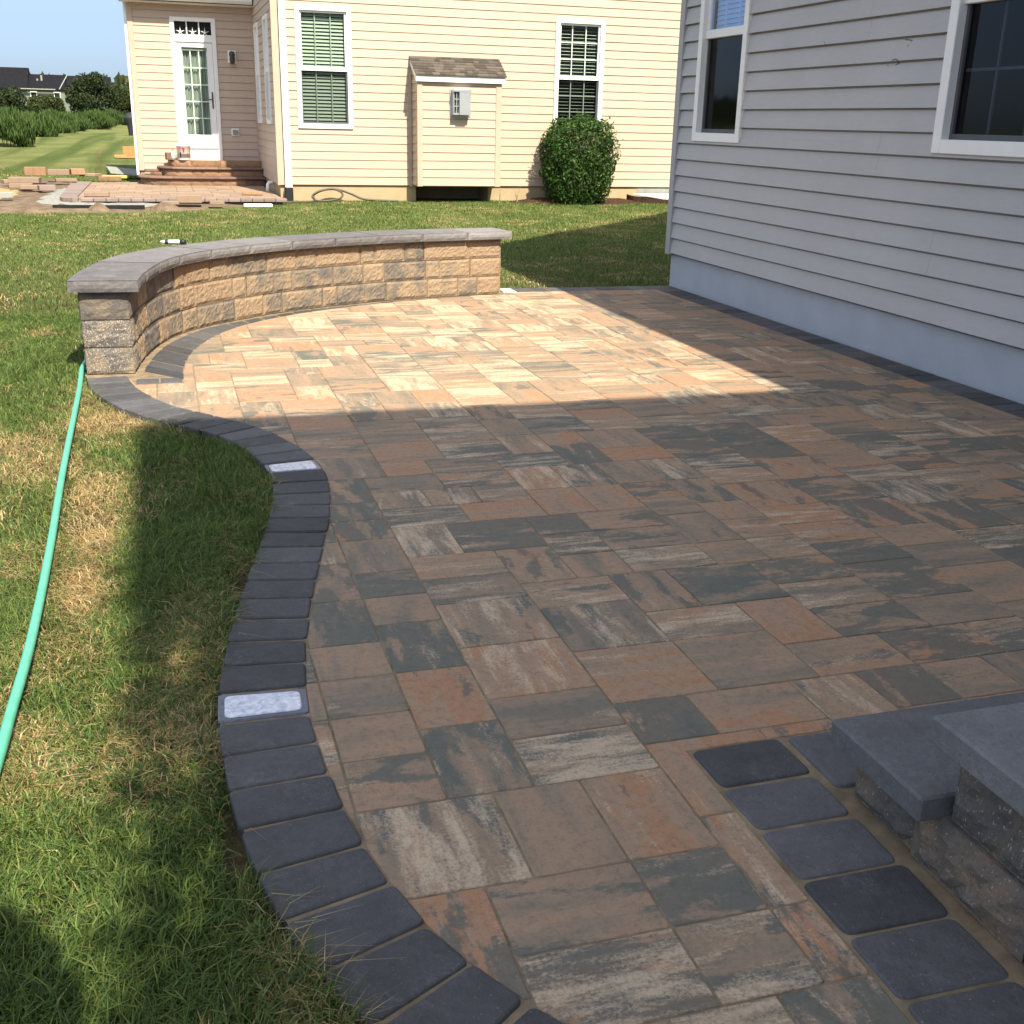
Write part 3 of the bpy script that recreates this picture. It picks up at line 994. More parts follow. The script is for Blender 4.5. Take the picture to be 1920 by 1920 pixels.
def window(house, fr, a0, a1, z0, z1, zr, trim, glass_top, glass_low, blind=None, muntin=None, munt_low=True, slat_gap=0.032, slat_w=0.028, bl_mat=None, slat_tilt=0.6, low_blind=True):
    """double-hung window: a0..a1 x z0..z1 is the outside of the trim, zr the meeting rail"""
    mb = MB()
    for (b0, b1, y0, y1) in ((a0, a0 + trim, z0, z1), (a1 - trim, a1, z0, z1), (a0 + trim, a1 - trim, z0, z0 + trim), (a0 + trim, a1 - trim, z1 - trim, z1)):
        fbox(mb, fr, b0, b1, y0, y1, -0.07, 0.038, ch=0.004)
    w = build(mb, 'window', M['white'], house)
    i0, i1, j0, j1 = a0 + trim, a1 - trim, z0 + trim, z1 - trim
    sw = 0.034
    mb = MB()                                     # sashes: lower one set back, meeting rail in front
    fbox(mb, fr, i0, i1, zr - 0.035, zr + 0.035, -0.055, 0.004, ch=0.003)
    for (b0, b1, y0, y1) in ((i0, i0 + sw, zr + .035, j1), (i1 - sw, i1, zr + .035, j1), (i0 + sw, i1 - sw, j1 - sw, j1)):
        fbox(mb, fr, b0, b1, y0, y1, -0.05, -0.012)
    build(mb, 'sash', M['white'], w)
    mb = MB()
    for (b0, b1, y0, y1) in ((i0, i0 + sw * .7, j0, zr - .035), (i1 - sw * .7, i1, j0, zr - .035), (i0 + sw * .7, i1 - sw * .7, j0, j0 + sw)):
        fbox(mb, fr, b0, b1, y0, y1, -0.06, -0.022)
    build(mb, 'screen_frame', M['screen'], w)
    for (y0, y1, gm, dd) in ((zr + .03, j1 - sw * .5, glass_top, -0.03), (j0 + sw * .5, zr - .03, glass_low, -0.042)):
        mb = MB(); mb.add([fr.p(i0 + .01, y0, dd), fr.p(i1 - .01, y0, dd), fr.p(i1 - .01, y1, dd), fr.p(i0 + .01, y1, dd)], [(0, 1, 2, 3)])
        build(mb, 'pane', gm, w)
    if muntin:
        nc, nr, mm = muntin
        mb = MB()
        for (y0, y1) in (((zr + .035, j1 - sw), (j0 + sw, zr - .035)) if munt_low else ((zr + .035, j1 - sw),)):
            for k in range(1, nc):
                x = i0 + (i1 - i0) * k / nc; fbox(mb, fr, x - .009, x + .009, y0, y1, -0.062, -0.05)
            for k in range(1, nr):
                y = y0 + (y1 - y0) * k / nr; fbox(mb, fr, i0 + sw, i1 - sw, y - .009, y + .009, -0.0625, -0.0505)
        build(mb, 'muntin', mm, w)
    if blind:
        mb = MB(); z = (j0 if low_blind else zr) + 0.02
        while z < j1 - 0.03:
            t = slat_tilt
            c, n = math.cos(t) * slat_w, math.sin(t) * slat_w
            vs = [fr.p(i0, z - n, -0.10 + c), fr.p(i1, z - n, -0.10 + c), fr.p(i1, z + n, -0.10 - c), fr.p(i0, z + n, -0.10 - c)]
            mb.add(vs, [(0, 1, 2, 3)])
            z += slat_gap
        build(mb, 'blind', bl_mat or M['blind'], w)
    mb = MB()                                     # dark room behind
    vs = [fr.p(a, z, d) for d in (-0.065, -0.6) for z in (j0, j1) for a in (i0, i1)]
    mb.add(vs, [(4, 5, 7, 6), (0, 1, 5, 4), (2, 6, 7, 3), (0, 4, 6, 2), (1, 3, 7, 5)])
    build(mb, 'room', M['dark'], w)
    return w


# ------------------------------------------------------------------ grey house on the right
grey = empty('grey_house', (8.0, 4.0, 0.0), 'grey vinyl sided house along the right of the patio', 'house')
fg = Fr((4.765, 0, 0), (0, 1, 0), (-1, 0, 0))
GW1 = (9.02, 9.935, 1.372, 3.22); GW2 = (5.28, 6.40, 1.372, 3.22)
opg = [(w[0] + .05, w[1] - .05, w[2] + .05, w[3] - .05) for w in (GW1, GW2)]
mb = MB(); siding(mb, fg, -0.6, 10.27, 0.305, 3.55, opg, lip=0.030, wave=0.003, step=0.45, slot=0.014)
build(mb, 'siding', M['greyvinyl'], grey)
mb = MB(); fbox(mb, fg, 10.265, 10.36, 0.30, 3.62, -0.09, 0.037, ch=0.004); build(mb, 'corner_board', M['greytrim'], grey)
mb = MB(); mb.box(4.79, 17.2, -0.8, 10.335, -0.4, 0.304); build(mb, 'foundation', M['greyconc'], grey)
mb = MB()                                         # gable end wall and the rest of the body
mb.add([(4.84, 10.35, 0.304), (17.2, 10.35, 0.304), (17.2, 10.35, 3.6), (11, 10.35, 9.7), (4.84, 10.35, 3.6)], [(4, 3, 2, 1, 0)])
mb.add([(17.2, 10.35, 0.304), (17.2, -9, 0.304), (17.2, -9, 7.2), (17.2, -0.8, 7.2), (17.2, -0.8, 3.6), (17.2, 10.35, 3.6)], [(0, 1, 2, 3, 4, 5)])
fw = Fr((0, -0.80, 0), (1, 0, 0), (0, 1, 0)); siding(mb, fw, 1.42, 4.75, 0.305, 7.15)
fw = Fr((1.42, 0, 0), (0, 1, 0), (-1, 0, 0)); siding(mb, fw, -9.0, -0.8, 0.305, 7.15)
mb.add([(1.42, -0.8, 0), (1.42, -0.8, 7.2), (1.42, -9, 7.2), (1.42, -9, 0)], [(0, 1, 2, 3)])
mb.add([(1.42, -0.81, 0), (1.42, -0.81, 7.2), (17.2, -0.81, 7.2), (17.2, -0.81, 0)], [(0, 1, 2, 3)])
build(mb, 'wall', M['greyvinyl'], grey)
mb = MB()
mb.add([(4.20, -0.8, 3.65), (4.20, 10.58, 3.65), (11, 10.58, 10.4), (11, -0.8, 10.4), (17.8, -0.8, 3.65), (17.8, 10.58, 3.65),
        (4.20, -0.8, 3.53), (4.20, 10.58, 3.53), (11, 10.58, 10.28), (11, -0.8, 10.28), (17.8, -0.8, 3.53), (17.8, 10.58, 3.53)],
       [(0, 3, 2, 1), (3, 4, 5, 2), (6, 7, 8, 9), (9, 8, 11, 10), (0, 1, 7, 6), (1, 2, 8, 7), (2, 5, 11, 8), (4, 10, 11, 5)])
build(mb, 'roof', M['darkroof'], grey)
mb = MB(); mb.box(4.22, 4.78, -0.8, 10.5, 3.50, 3.528); build(mb, 'soffit', M['greytrim'], grey)
mb = MB()
XL, YF2, ZW = 1.25, -0.48, 7.2
mb.add([(XL, YF2, ZW), (17.5, YF2, ZW), (17.5, -9.4, ZW), (XL, -9.4, ZW), (5.5, -4.9, 9.8), (13, -4.9, 9.8),
        (XL, YF2, ZW - .2), (17.5, YF2, ZW - .2), (17.5, -9.4, ZW - .2), (XL, -9.4, ZW - .2)],
       [(0, 4, 5, 1), (1, 5, 2), (2, 5, 4, 3), (3, 4, 0), (6, 7, 8, 9), (0, 1, 7, 6), (1, 2, 8, 7), (2, 3, 9, 8), (3, 0, 6, 9)])
build(mb, 'roof', M['darkroof'], grey)
mb = MB()
for pl in ([(6.87, 2.071), (6.787, 2.061), (6.825, 2.026)], [(6.955, 1.945), (6.92, 1.953), (6.89, 1.942), (6.902, 1.925), (6.94, 1.917)], [(7.83, 2.11), (7.805, 2.085)], [(7.03, 1.918), (7.02, 1.914)]):
    q = []
    for (y, z) in pl:
        zb = 0.305 + EXPO * math.floor((z - 0.305) / EXPO)
        q.append((4.765 - 0.030 * (1 - 0.88 * (z - zb) / EXPO) + 0.0005, y, z))
    mb = MB(); mb.tube(q, 0.0038, 6)
    build(mb, 'scuff_mark', M['screen'], grey)
mb = MB(); mb.box(1.05, 1.262, -2.85, -0.485, 6.98, 7.19); build(mb, 'added_shade_slab', M['white'], grey)  # unseen slab added at the roof edge to shape its shadow on the lawn
window(grey, fg, *GW1, 2.275, 0.075, M['skyglass'], M['dimglass'], True, (3, 1, M['blueblind']), False, 0.04, 0.021, M['blueblind'], 1.1, False)
window(grey, fg, *GW2, 2.275, 0.085, M['skyglass'], M['dimglass'], False, (3, 2, M['greytrim']), True)

# ------------------------------------------------------------------ cream house
cream = empty('cream_house', (6.0, 24.0, 0.0), 'cream vinyl sided house with white windows beyond the lawn', 'house')
YM, YD = 21.5, 25.6
fm_ = Fr((0, YM, 0), (1, 0, 0), (0, -1, 0))
fs_ = Fr((2.05, 0, 0), (0, -1, 0), (-1, 0, 0))
fd_ = Fr((0, YD, 0), (1, 0, 0), (0, -1, 0))
W1 = (2.435, 3.43, 1.308, 3.355); W2 = (7.285, 8.27, 1.308, 3.355)
BX0, BX1 = 4.535, 6.10
opm = [(w[0] + .05, w[1] - .05, w[2] + .05, w[3] - .05) for w in (W1, W2)] + [(BX0 + .05, BX1 - .05, 0.33, 2.5)]
mb = MB(); siding(mb, fm_, 2.14, 15.0, 0.322, 6.2, opm, lip=0.0145, step=0.8); build(mb, 'siding', M['cream'], cream)
# side wall of the recess with its two tall narrow windows
SW = [(-25.15, -24.35, 1.36, 3.25), (-23.05, -22.25, 1.36, 3.25)]
ops = [(w[0] + .05, w[1] - .05, w[2] + .05, w[3] - .05) for w in SW]
mb = MB(); siding(mb, fs_, -YD, -21.6, 0.322, 6.2, ops, lip=0.0145, step=0.8); build(mb, 'siding', M['cream'], cream)
DX0, DX1, DZ0, DZ1 = 0.385, 1.285, 0.585, 3.365
mb = MB(); siding(mb, fd_, -0.33, 2.04, 0.372, 3.66, [(DX0 + .03, DX1 - .03, 0.2, DZ1 - .03)], lip=0.0145, step=0.8); build(mb, 'siding', M['cream'], cream)
mb = MB()
fbox(mb, fm_, 2.036, 2.145, 0.318, 6.2, -0.02, 0.026, ch=0.004)
fbox(mb, fs_, -21.6, -21.475, 0.318, 6.2, -0.02, 0.0245)
build(mb, 'corner_board', M['creamtrim'], cream)
mb = MB(); fbox(mb, fd_, -0.432, -0.325, 0.368, 3.66, -0.1, 0.026, ch=0.004); build(mb, 'corner_board', M['creamtrim'], cream)
mb = MB(); fbox(mb, fs_, -25.59, -25.55, 0.35, 3.6, 0.0, 0.03); build(mb, 'corner_trim', M['creamtrim'], cream)
mb = MB()
mb.add([(-0.425, YD, 0.3), (-0.425, 29.3, 0.3), (-0.425, 29.3, 4.86), (-0.425, YD, 3.66)], [(0, 1, 2, 3)])
mb.add([(-0.425, 29.3, 0.3), (2.05, 29.3, 0.3), (2.05, 29.3, 4.86), (-0.425, 29.3, 4.86)], [(0, 1, 2, 3)])
mb.add([(2.05, YD, 3.7), (2.05, 33, 0.3), (2.05, 33, 6.2), (2.05, YD, 6.2)], [(0, 1, 2, 3)])
mb.add([(15, YM, 0.3), (15, 33, 0.3), (15, 33, 6.2), (15, YM, 6.2)], [(0, 1, 2, 3)])
mb.add([(2.05, 33, 0.3), (15, 33, 0.3), (15, 33, 6.2), (2.05, 33, 6.2)], [(0, 1, 2, 3)])
build(mb, 'wall', M['cream'], cream)
mb = MB()
mb.box(2.07, 4.60, 21.525, 33, -0.4, 0.321); mb.box(6.02, 15.0, 21.525, 33, -0.4, 0.321); mb.box(4.6, 6.02, 22.3, 33, -0.4, 0.321); mb.box(-0.415, 2.06, 25.62, 29.28, -0.4, 0.371)
build(mb, 'foundation', M['creamconc'], cream)
window(cream, fm_, *W1, 2.32, 0.082, M['greenglass'], M['darkglass'], True, (3, 1, M['blind']), True, 0.060, 0.027, M['blind'], 0.95)
window(cream, fm_, *W2, 2.32, 0.082, M['glass'], M['darkglass'], True, (3, 3, M['white']), True, 0.060, 0.017, M['blind'], 0.25)
for w in SW:
    window(cream, fs_, *w, 2.32, 0.075, M['dimglass'], M['dimglass'], False)

# door with transom, storm door, grille and curtain
mb = MB()
for a0, a1, z0, z1 in ((DX0, DX0 + .085, DZ0, DZ1), (DX1 - .085, DX1, DZ0, DZ1), (DX0 + .085, DX1 - .085, DZ1 - .075, DZ1), (DX0 + .085, DX1 - .085, 2.90, 3.04)):
    fbox(mb, fd_, a0, a1, z0, z1, -0.08, 0.035, ch=0.004)
fbox(mb, fd_, DX0 + .085, DX1 - .085, DZ0, 0.80, -0.08, 0.02)
frame = build(mb, 'door_frame', M['white'], cream)
ti0, ti1 = DX0 + .085, DX1 - .085
for k in (1, 2):
    mb = MB(); x = ti0 + (ti1 - ti0) * k / 3; fbox(mb, fd_, x - .011, x + .011, 3.04, DZ1 - .075, -0.05, -0.03)
    build(mb, 'muntin', M['white'], frame)
mb = MB(); fbox(mb, fd_, ti0, ti1, 3.04, DZ1 - .075, -0.12, -0.06); build(mb, 'transom_pane', M['dark'], frame)
for k in range(3):                                # starfish ornaments leaning in the transom
    mb = MB(); cx = ti0 + (ti1 - ti0) * (k + 0.48) / 3; cz = 3.09
    for q in range(5):
        an = math.radians(90 + 72 * q)
        l = 0.10 if q == 0 else (0.085 if q in (1, 4) else 0.06)
        e = fd_.p(cx + math.cos(an) * l, cz + math.sin(an) * l, -0.048)
        mb.tube([fd_.p(cx, cz, -0.045), e], [0.014, 0.003], 6)
    build(mb, 'starfish_ornament', M['bucket'], frame)
door_x0, door_x1, door_z0, door_z1 = DX0 + .09, DX1 - .09, 0.835, 2.895
gx0, gx1, gz0, gz1 = door_x0 + 0.105, door_x1 - 0.105, 1.10, 2.80
mb = MB()
for a0, a1, z0, z1 in ((door_x0, gx0, door_z0, door_z1), (gx1, door_x1, door_z0, door_z1), (gx0, gx1, door_z0, gz0), (gx0, gx1, gz1, door_z1)):
    fbox(mb, fd_, a0, a1, z0, z1, -0.06, 0.008, ch=0.003)
door = build(mb, 'door', M['white'], cream)
mb = MB(); fbox(mb, fd_, door_x0, door_x1, 0.803, 0.832, -0.05, 0.03); build(mb, 'threshold', M['metal'], door)
mb = MB()
for k in range(1, 3):
    x = gx0 + (gx1 - gx0) * k / 3; fbox(mb, fd_, x - .011, x + .011, gz0, gz1 - .06, -0.062, -0.04)
for k in range(1, 5):
    z = gz0 + (gz1 - .06 - gz0) * k / 5; fbox(mb, fd_, gx0, gx1, z - .011, z + .011, -0.061, -0.039)
fbox(mb, fd_, gx0, gx0 + .018, gz0, gz1 - .06, -0.06, -0.041); fbox(mb, fd_, gx1 - .018, gx1, gz0, gz1 - .06, -0.06, -0.041)
build(mb, 'grille', M['white'], door)
mb = MB(); mb.add([fd_.p(gx0, gz0, -0.02), fd_.p(gx1, gz0, -0.02), fd_.p(gx1, gz1, -0.02), fd_.p(gx0, gz1, -0.02)], [(0, 1, 2, 3)]); build(mb, 'pane', M['glass'], door)
mb = MB(); n = 60
vs = []
for i in range(n + 1):
    x = gx0 + (gx1 - gx0) * i / n
    d = -0.12 + 0.018 * math.sin(i * 0.9) + 0.012 * math.sin(i * 0.37)
    vs += [fd_.p(x, gz0 - .02, d), fd_.p(x, gz1 + .02, d)]
mb.add(vs, [(2 * i, 2 * i + 2, 2 * i + 3, 2 * i + 1) for i in range(n)]); build(mb, 'curtain', M['curtain'], door)
mb = MB(); fbox(mb, fd_, gx0 - .05, gx1 + .05, gz0 - .1, gz1 + .1, -0.5, -0.2); build(mb, 'room', M['dark'], door)
mb = MB(); fbox(mb, fd_, gx0 - .005, gx1 + .005, gz1 - .062, gz1 + .002, -0.06, -0.03); build(mb, 'closer_bar', M['board'], door)
mb = MB(); fbox(mb, fd_, door_x1 - .065, door_x1 - .035, 1.62, 1.95, 0.008, 0.02, ch=.003)
mb.tube([fd_.p(door_x1 - .05, 1.80, 0.02), fd_.p(door_x1 - .05, 1.80, 0.06), fd_.p(door_x1 - .13, 1.80, 0.065)], 0.011, 8); build(mb, 'handle', M['bronze'], door)

# eave and gutter of the door block, big upper roof
mb = MB()
mb.add([(-0.58, 25.30, 3.74), (2.05, 25.30, 3.74), (2.05, 29.5, 5.0), (-0.58, 29.5, 5.0), (-0.58, 25.30, 3.62), (2.05, 25.30, 3.62), (2.05, 29.5, 4.88), (-0.58, 29.5, 4.88)],
       [(0, 1, 2, 3), (7, 6, 5, 4), (0, 4, 5, 1), (0, 3, 7, 4), (2, 6, 7, 3)])
build(mb, 'roof', M['darkroof'], cream)
mb = MB(); mb.box(-0.56, 2.04, 25.32, 25.6, 3.598, 3.618); build(mb, 'soffit', M['white'], cream)
mb = MB()
prof = [(0.0, 0.0), (-0.07, 0.0), (-0.115, 0.05), (-0.12, 0.12), (0.0, 0.12)]
vs = [(x, 25.30 + a, 3.63 + b) for x in (-0.62, 2.02) for a, b in prof]
mb.add(vs, [(0, 1, 2, 3, 4), (9, 8, 7, 6, 5)] + [(i, i + 5, (i + 1) % 5 + 5, (i + 1) % 5) for i in range(5)])
build(mb, 'gutter', M['white'], cream)
mb = MB()
mb.add([(1.7, 21.1, 6.2), (15.4, 21.1, 6.2), (15.4, 27, 9), (1.7, 27, 9), (1.7, 33.4, 6.2), (15.4, 33.4, 6.2)], [(0, 1, 2, 3), (3, 2, 5, 4), (0, 4, 5, 1), (0, 3, 4), (1, 5, 2)])
build(mb, 'roof', M['darkroof'], cream)
mb = MB(); fbox(mb, fm_, 2.155, 2.275, 0.305, 6.15, 0.026, 0.10, ch=0.01)
ds = build(mb, 'downspout', M['white'], cream)
mb = MB(); fbox(mb, fm_, 2.135, 2.285, 0.0, 0.285, 0.02, 0.13, ch=0.015); build(mb, 'drain_boot', M['black'], ds)
mb = MB(); fbox(mb, fm_, 2.15, 2.28, 0.24, 0.32, 0.035, 0.112, ch=0.012); build(mb, 'outlet_sleeve', M['white'], ds)
mb = MB(); fbox(mb, fd_, -0.492, -0.436, 0.27, 3.6, -0.12, -0.02, ch=0.008); build(mb, 'downspout', M['white'], cream)
mb = MB(); mb.tube([(2.05, 22.6, 0.30), (1.97, 22.6, 0.30), (1.94, 22.6, 0.27), (1.935, 22.6, 0.05)], 0.036, 10); build(mb, 'drain_pipe', M['white'], cream, smooth=True)
# wall lamp and outlet box
mb = MB(); fbox(mb, fd_, 1.50, 1.67, 2.52, 2.77, 0.012, 0.032, ch=0.01); lamp = build(mb, 'wall_lamp', M['white'], cream)
mb = MB(); c = fd_.p(1.585, 2.60, 0.10)
mb.lathe([(0.0, -0.10), (0.035, -0.095), (0.05, -0.06), (0.055, 0.0), (0.05, 0.05), (0.06, 0.07), (0.06, 0.10), (0.045, 0.14), (0.0, 0.155)], c, 16)
mb.tube([fd_.p(1.585, 2.70, 0.03), fd_.p(1.585, 2.70, 0.1)], 0.025, 8); build(mb, 'lamp_body', M['bronze'], lamp, smooth=True)
mb = MB(); fbox(mb, fd_, 1.49, 1.65, 1.085, 1.235, 0.012, 0.03, ch=0.008); ob = build(mb, 'outlet_box', M['white'], cream)
mb = MB(); fbox(mb, fd_, 1.515, 1.625, 1.115, 1.21, 0.03, 0.075, ch=0.008); build(mb, 'cover', M['board'], ob)

# chimney bump-out
YB = 21.03
fb_ = Fr((0, YB, 0), (1, 0, 0), (0, -1, 0))
mb = MB(); siding(mb, fb_, BX0 + .085, BX1 - .095, 0.345, 2.17, lip=0.0145, step=0.7)
fbl = Fr((BX0, 0, 0), (0, -1, 0), (-1, 0, 0)); siding(mb, fbl, -YM, -YB - .085, 0.345, 2.4, lip=0.0145)
fbr = Fr((BX1, 0, 0), (0, 1, 0), (1, 0, 0)); siding(mb, fbr, YB + .085, YM, 0.345, 2.4, lip=0.0145)
mb.box(BX0 + .005, BX1 - .005, YB + .005, YM + .1, 0.335, 0.344)
bump = build(mb, 'chimney_box', M['cream'], cream)
mb = MB()
for x0, x1 in ((BX0 - .012, BX0 + .085), (BX1 - .095, BX1 + .012)):
    fbox(mb, fb_, x0, x1, 0.335, 2.17, -0.08, 0.024, ch=0.004)
fbox(mb, fb_, BX0 + .085, BX1 - .095, 2.10, 2.17, -0.01, 0.02)
fbox(mb, fm_, BX0 - .062, BX0 - .020, 0.30, 2.30, 0.0, 0.03)
build(mb, 'corner_board', M['creamtrim'], bump)
rx0, rx1 = 4.475, 6.185
mb = MB(); mb.box(rx0 + .02, rx1 - .02, 20.955, 20.985, 2.155, 2.262)
mb.add([(rx0 + .02, 20.985, 2.16), (rx0 + .02, 20.985, 2.262), (rx0 + .02, YM, 2.575), (rx0 + .02, YM, 2.46),
        (rx0 + .045, 20.985, 2.16), (rx0 + .045, 20.985, 2.262), (rx0 + .045, YM, 2.575), (rx0 + .045, YM, 2.46)],
       [(0, 1, 2, 3), (7, 6, 5, 4), (0, 4, 5, 1), (2, 6, 7, 3), (0, 3, 7, 4)])
mb.box(rx0 + .045, rx1 - .045, 20.985, YM, 2.165, 2.172)
build(mb, 'fascia', M['white'], bump)
mb = MB()
rowsN = 7; slope = (2.60 - 2.263) / (YM - 20.925)
for r in range(rowsN):
    ya = 20.925 + (YM - 20.925) * r / rowsN; yb = ya + (YM - 20.925) / rowsN
    x = rx0 - (0.11 if r % 2 else 0)
    while x < rx1:
        w = random.choice([0.10, 0.14, 0.18, 0.22])
        xa, xb = max(x, rx0), min(x + w - .003, rx1)
        if xb > xa:
            za, zb = 2.263 + (ya - 20.925) * slope, 2.263 + (yb - 20.925) * slope
            th = 0.016 + random.uniform(0, .005)
            mb.add([(xa, ya, za), (xb, ya, za), (xb, ya, za + th), (xa, ya, za + th), (xa, yb + .01, zb + .006), (xb, yb + .01, zb + .006), (xa, yb, zb - .004), (xb, yb, zb - .004)],
                   [(0, 1, 2, 3), (3, 2, 5, 4), (0, 3, 4, 6), (1, 7, 5, 2)], (random.random(), 0, 0))
        x += w
mb.add([(rx0, 20.925, 2.262), (rx1, 20.925, 2.262), (rx1, YM, 2.598), (rx0, YM, 2.598)], [(0, 3, 2, 1)])
build(mb, 'roof', M['shingle'], bump)
mb = MB(); fbox(mb, fb_, 5.125, 5.525, 1.555, 2.045, 0.008, 0.022, ch=0.006)
fbox(mb, fb_, 5.155, 5.50, 1.995, 2.03, 0.02, 0.20)
fbox(mb, fb_, 5.165, 5.49, 1.60, 1.63, 0.02, 0.17)
for x in (5.165, 5.215, 5.262):
    fbox(mb, fb_, x, x + .014, 1.63, 1.995, 0.02, 0.165)
for z in (1.74, 1.86):
    fbox(mb, fb_, 5.166, 5.28, z, z + .016, 0.02, 0.162)
mb.add([fb_.p(a, z, d) for a, d in ((5.27, 0.195), (5.45, 0.195), (5.487, 0.03)) for z in (1.60, 1.996)], [(0, 2, 3, 1), (2, 4, 5, 3)])
vent = build(mb, 'flue_vent', M['metal'], bump)

# basement window beside the well
mb = MB(); fbox(mb, fm_, 9.13, 10.4, 0.04, 0.315, -0.0265, -0.019); build(mb, 'basement_window', M['board'], cream)

# ------------------------------------------------------------------ window well, mulch bed, shrub, weeds
mb = MB()
vs = []
N = 16
for i in range(N + 1):
    a = math.pi * (1 + i / N)
    x, y = 9.75 + 0.86 * math.cos(a), 21.48 + 0.5 * math.sin(a)
    vs += [(x, y, -0.1), (x, y, 0.19 - 0.07 * min(1, i / 6))]
mb.add(vs, [(2 * i, 2 * i + 2, 2 * i + 3, 2 * i + 1) for i in range(N)])
well = build(mb, 'window_well', M['mulch'], None, 'dark curved window well with pale cover at the foot of the cream wall', 'window well')
mb = MB()
mb.add([(9.02, 21.46, 0.205), (10.55, 21.46, 0.205), (10.3, 21.03, 0.125), (9.55, 21.03, 0.125), (9.02, 21.46, 0.19), (10.55, 21.46, 0.19), (10.3, 21.03, 0.11), (9.55, 21.03, 0.11)],
       [(0, 3, 2, 1), (4, 5, 6, 7), (3, 7, 6, 2), (0, 4, 7, 3)])
build(mb, 'cover', M['bucket'], well)
mb = MB(); n = 40
ring = [(7.75 + 1.5 * math.cos(2 * math.pi * i / n) * (1 + .06 * math.sin(i * 2.3)), 21.28 + 0.62 * math.sin(2 * math.pi * i / n)) for i in range(n)]
vs = [(7.75, 21.3, 0.12)] + [(x, y, 0.035) for x, y in ring] + [(7.75 + (x - 7.75) * .6, 21.28 + (y - 21.28) * .6, 0.10 + .02 * math.sin(i * 1.7)) for i, (x, y) in enumerate(ring)]
mb.add(vs, [(0, 1 + n + i, 1 + n + (i + 1) % n) for i in range(n)] + [(1 + i, 1 + (i + 1) % n, 1 + n + (i + 1) % n, 1 + n + i) for i in range(n)])
build(mb, 'mulch_bed', M['mulch'], None, 'dark mulch bed under the rounded shrub', 'mulch bed', kind='structure', smooth=True)


def leaves(C, size, col, seed, normal=None, upright=False):
    """leaf quads at centres C (N,3): bent diamonds; returns V, F, colours"""
    r = np.random.default_rng(seed); N = len(C)
    d = r.normal(size=(N, 3)); d /= np.linalg.norm(d, axis=1)[:, None]
    if normal is not None:
        d = d * 0.8 + normal; d /= np.linalg.norm(d, axis=1)[:, None]
    u = np.cross(d, r.normal(size=(N, 3))); u /= np.linalg.norm(u, axis=1)[:, None]
    if upright:
        u = r.normal(size=(N, 3)) * 0.28 + np.array([0, 0, 1.4]); d = np.cross(u, d); d /= np.linalg.norm(d, axis=1)[:, None]
    w = np.cross(d, u)
    if upright: w *= 0.3
    s = (size * r.uniform(0.65, 1.3, N))[:, None]
    V = np.stack([C - u * s, C + w * s * 0.45 + d * s * 0.12, C + u * s, C - w * s * 0.45 + d * s * 0.12], 1).reshape(-1, 3)
    F = np.arange(4 * N).reshape(N, 4)
    return V, F, np.repeat(col, 4, axis=0)


def mixcols(N, r, cols, p=None):
    cols = np.array(cols); k = r.choice(len(cols), N, p=p)
    return np.clip(cols[k] * r.uniform(0.75, 1.25, (N, 1)), 0, 1)


def crown_pts(center, radii, n, r, lobes=14, lob=0.42, shell=0.35, squash=1.0):
    """points spread in lumps over an ellipsoid: uneven outline with gaps"""
    c = np.array(center); R = np.array(radii)
    d = r.normal(size=(lobes, 3)); d /= np.linalg.norm(d, axis=1)[:, None]
    L = d * R * r.uniform(0.45, 0.78, (lobes, 1))
    k = r.integers(0, lobes, n)
    q = r.normal(size=(n, 3)); q /= np.linalg.norm(q, axis=1)[:, None]
    rad = (1 - shell * r.random((n, 1)) ** 1.5)
    sc = r.uniform(0.75, 1.2, (lobes, 1))[k]
    return c + L[k] + q * R * lob * rad * sc, q


r = np.random.default_rng(5)
shrub = empty('shrub', (7.63, 20.95, 0.0), 'dense rounded green shrub in mulch below the cream house window', 'shrub')
n = 19000
u = r.normal(size=(n, 3)); u /= np.linalg.norm(u, axis=1)[:, None]
pw = 4.4
k = (np.abs(u[:, 0]) ** pw + np.abs(u[:, 1]) ** pw + np.abs(u[:, 2]) ** pw) ** (-1 / pw)
lump = 1 + 0.09 * np.sin(u[:, 0] * 9 + 1) * np.sin(u[:, 2] * 8) + 0.05 * np.sin(u[:, 1] * 11 + u[:, 2] * 5)
rad = (1 - 0.42 * r.random(n) ** 1.7) * lump + (r.random(n) < 0.07) * r.uniform(0, .15, n)
C = u * (k * rad)[:, None] * np.array([0.645, 0.55, 0.770])
C[:, 0] *= np.where(C[:, 2] < -0.25, 1 - 0.45 * (np.clip(-C[:, 2] - 0.25, 0, 1)), 1)
C[:, 1] *= np.where(C[:, 2] < -0.25, 1 - 0.45 * (np.clip(-C[:, 2] - 0.25, 0, 1)), 1)
C += np.array([7.63, 20.92, 0.80])
colr = mixcols(n, r, [(0.034, 0.082, 0.015), (0.048, 0.112, 0.019), (0.024, 0.055, 0.014), (0.090, 0.155, 0.028)], [.4, .28, .22, .1])
V, F, CC = leaves(C, 0.033, colr, 6, u * 0.5)
fast('foliage', V, [F], CC, M['leaf'], shrub)
mb = MB()
for q in range(7):
    a = q * 0.9; mb.tube([(7.63 + .05 * math.cos(a), 20.95 + .05 * math.sin(a), 0.0), (7.63 + .16 * math.cos(a), 20.95 + .12 * math.sin(a), 0.35), (7.63 + .38 * math.cos(a), 20.95 + .3 * math.sin(a), 0.95)], [0.02, 0.014, 0.006], 6)
build(mb, 'stem', M['bark'], shrub)
mb = MB(); mb.tube([(7.63, 20.92, 0.0), (7.63, 20.92, 0.3), (7.63, 20.92, 1.05), (7.63, 20.92, 1.35)], [0.10, 0.34, 0.44, 0.32], 12); build(mb, 'inner_twigs', M['bark'], shrub)

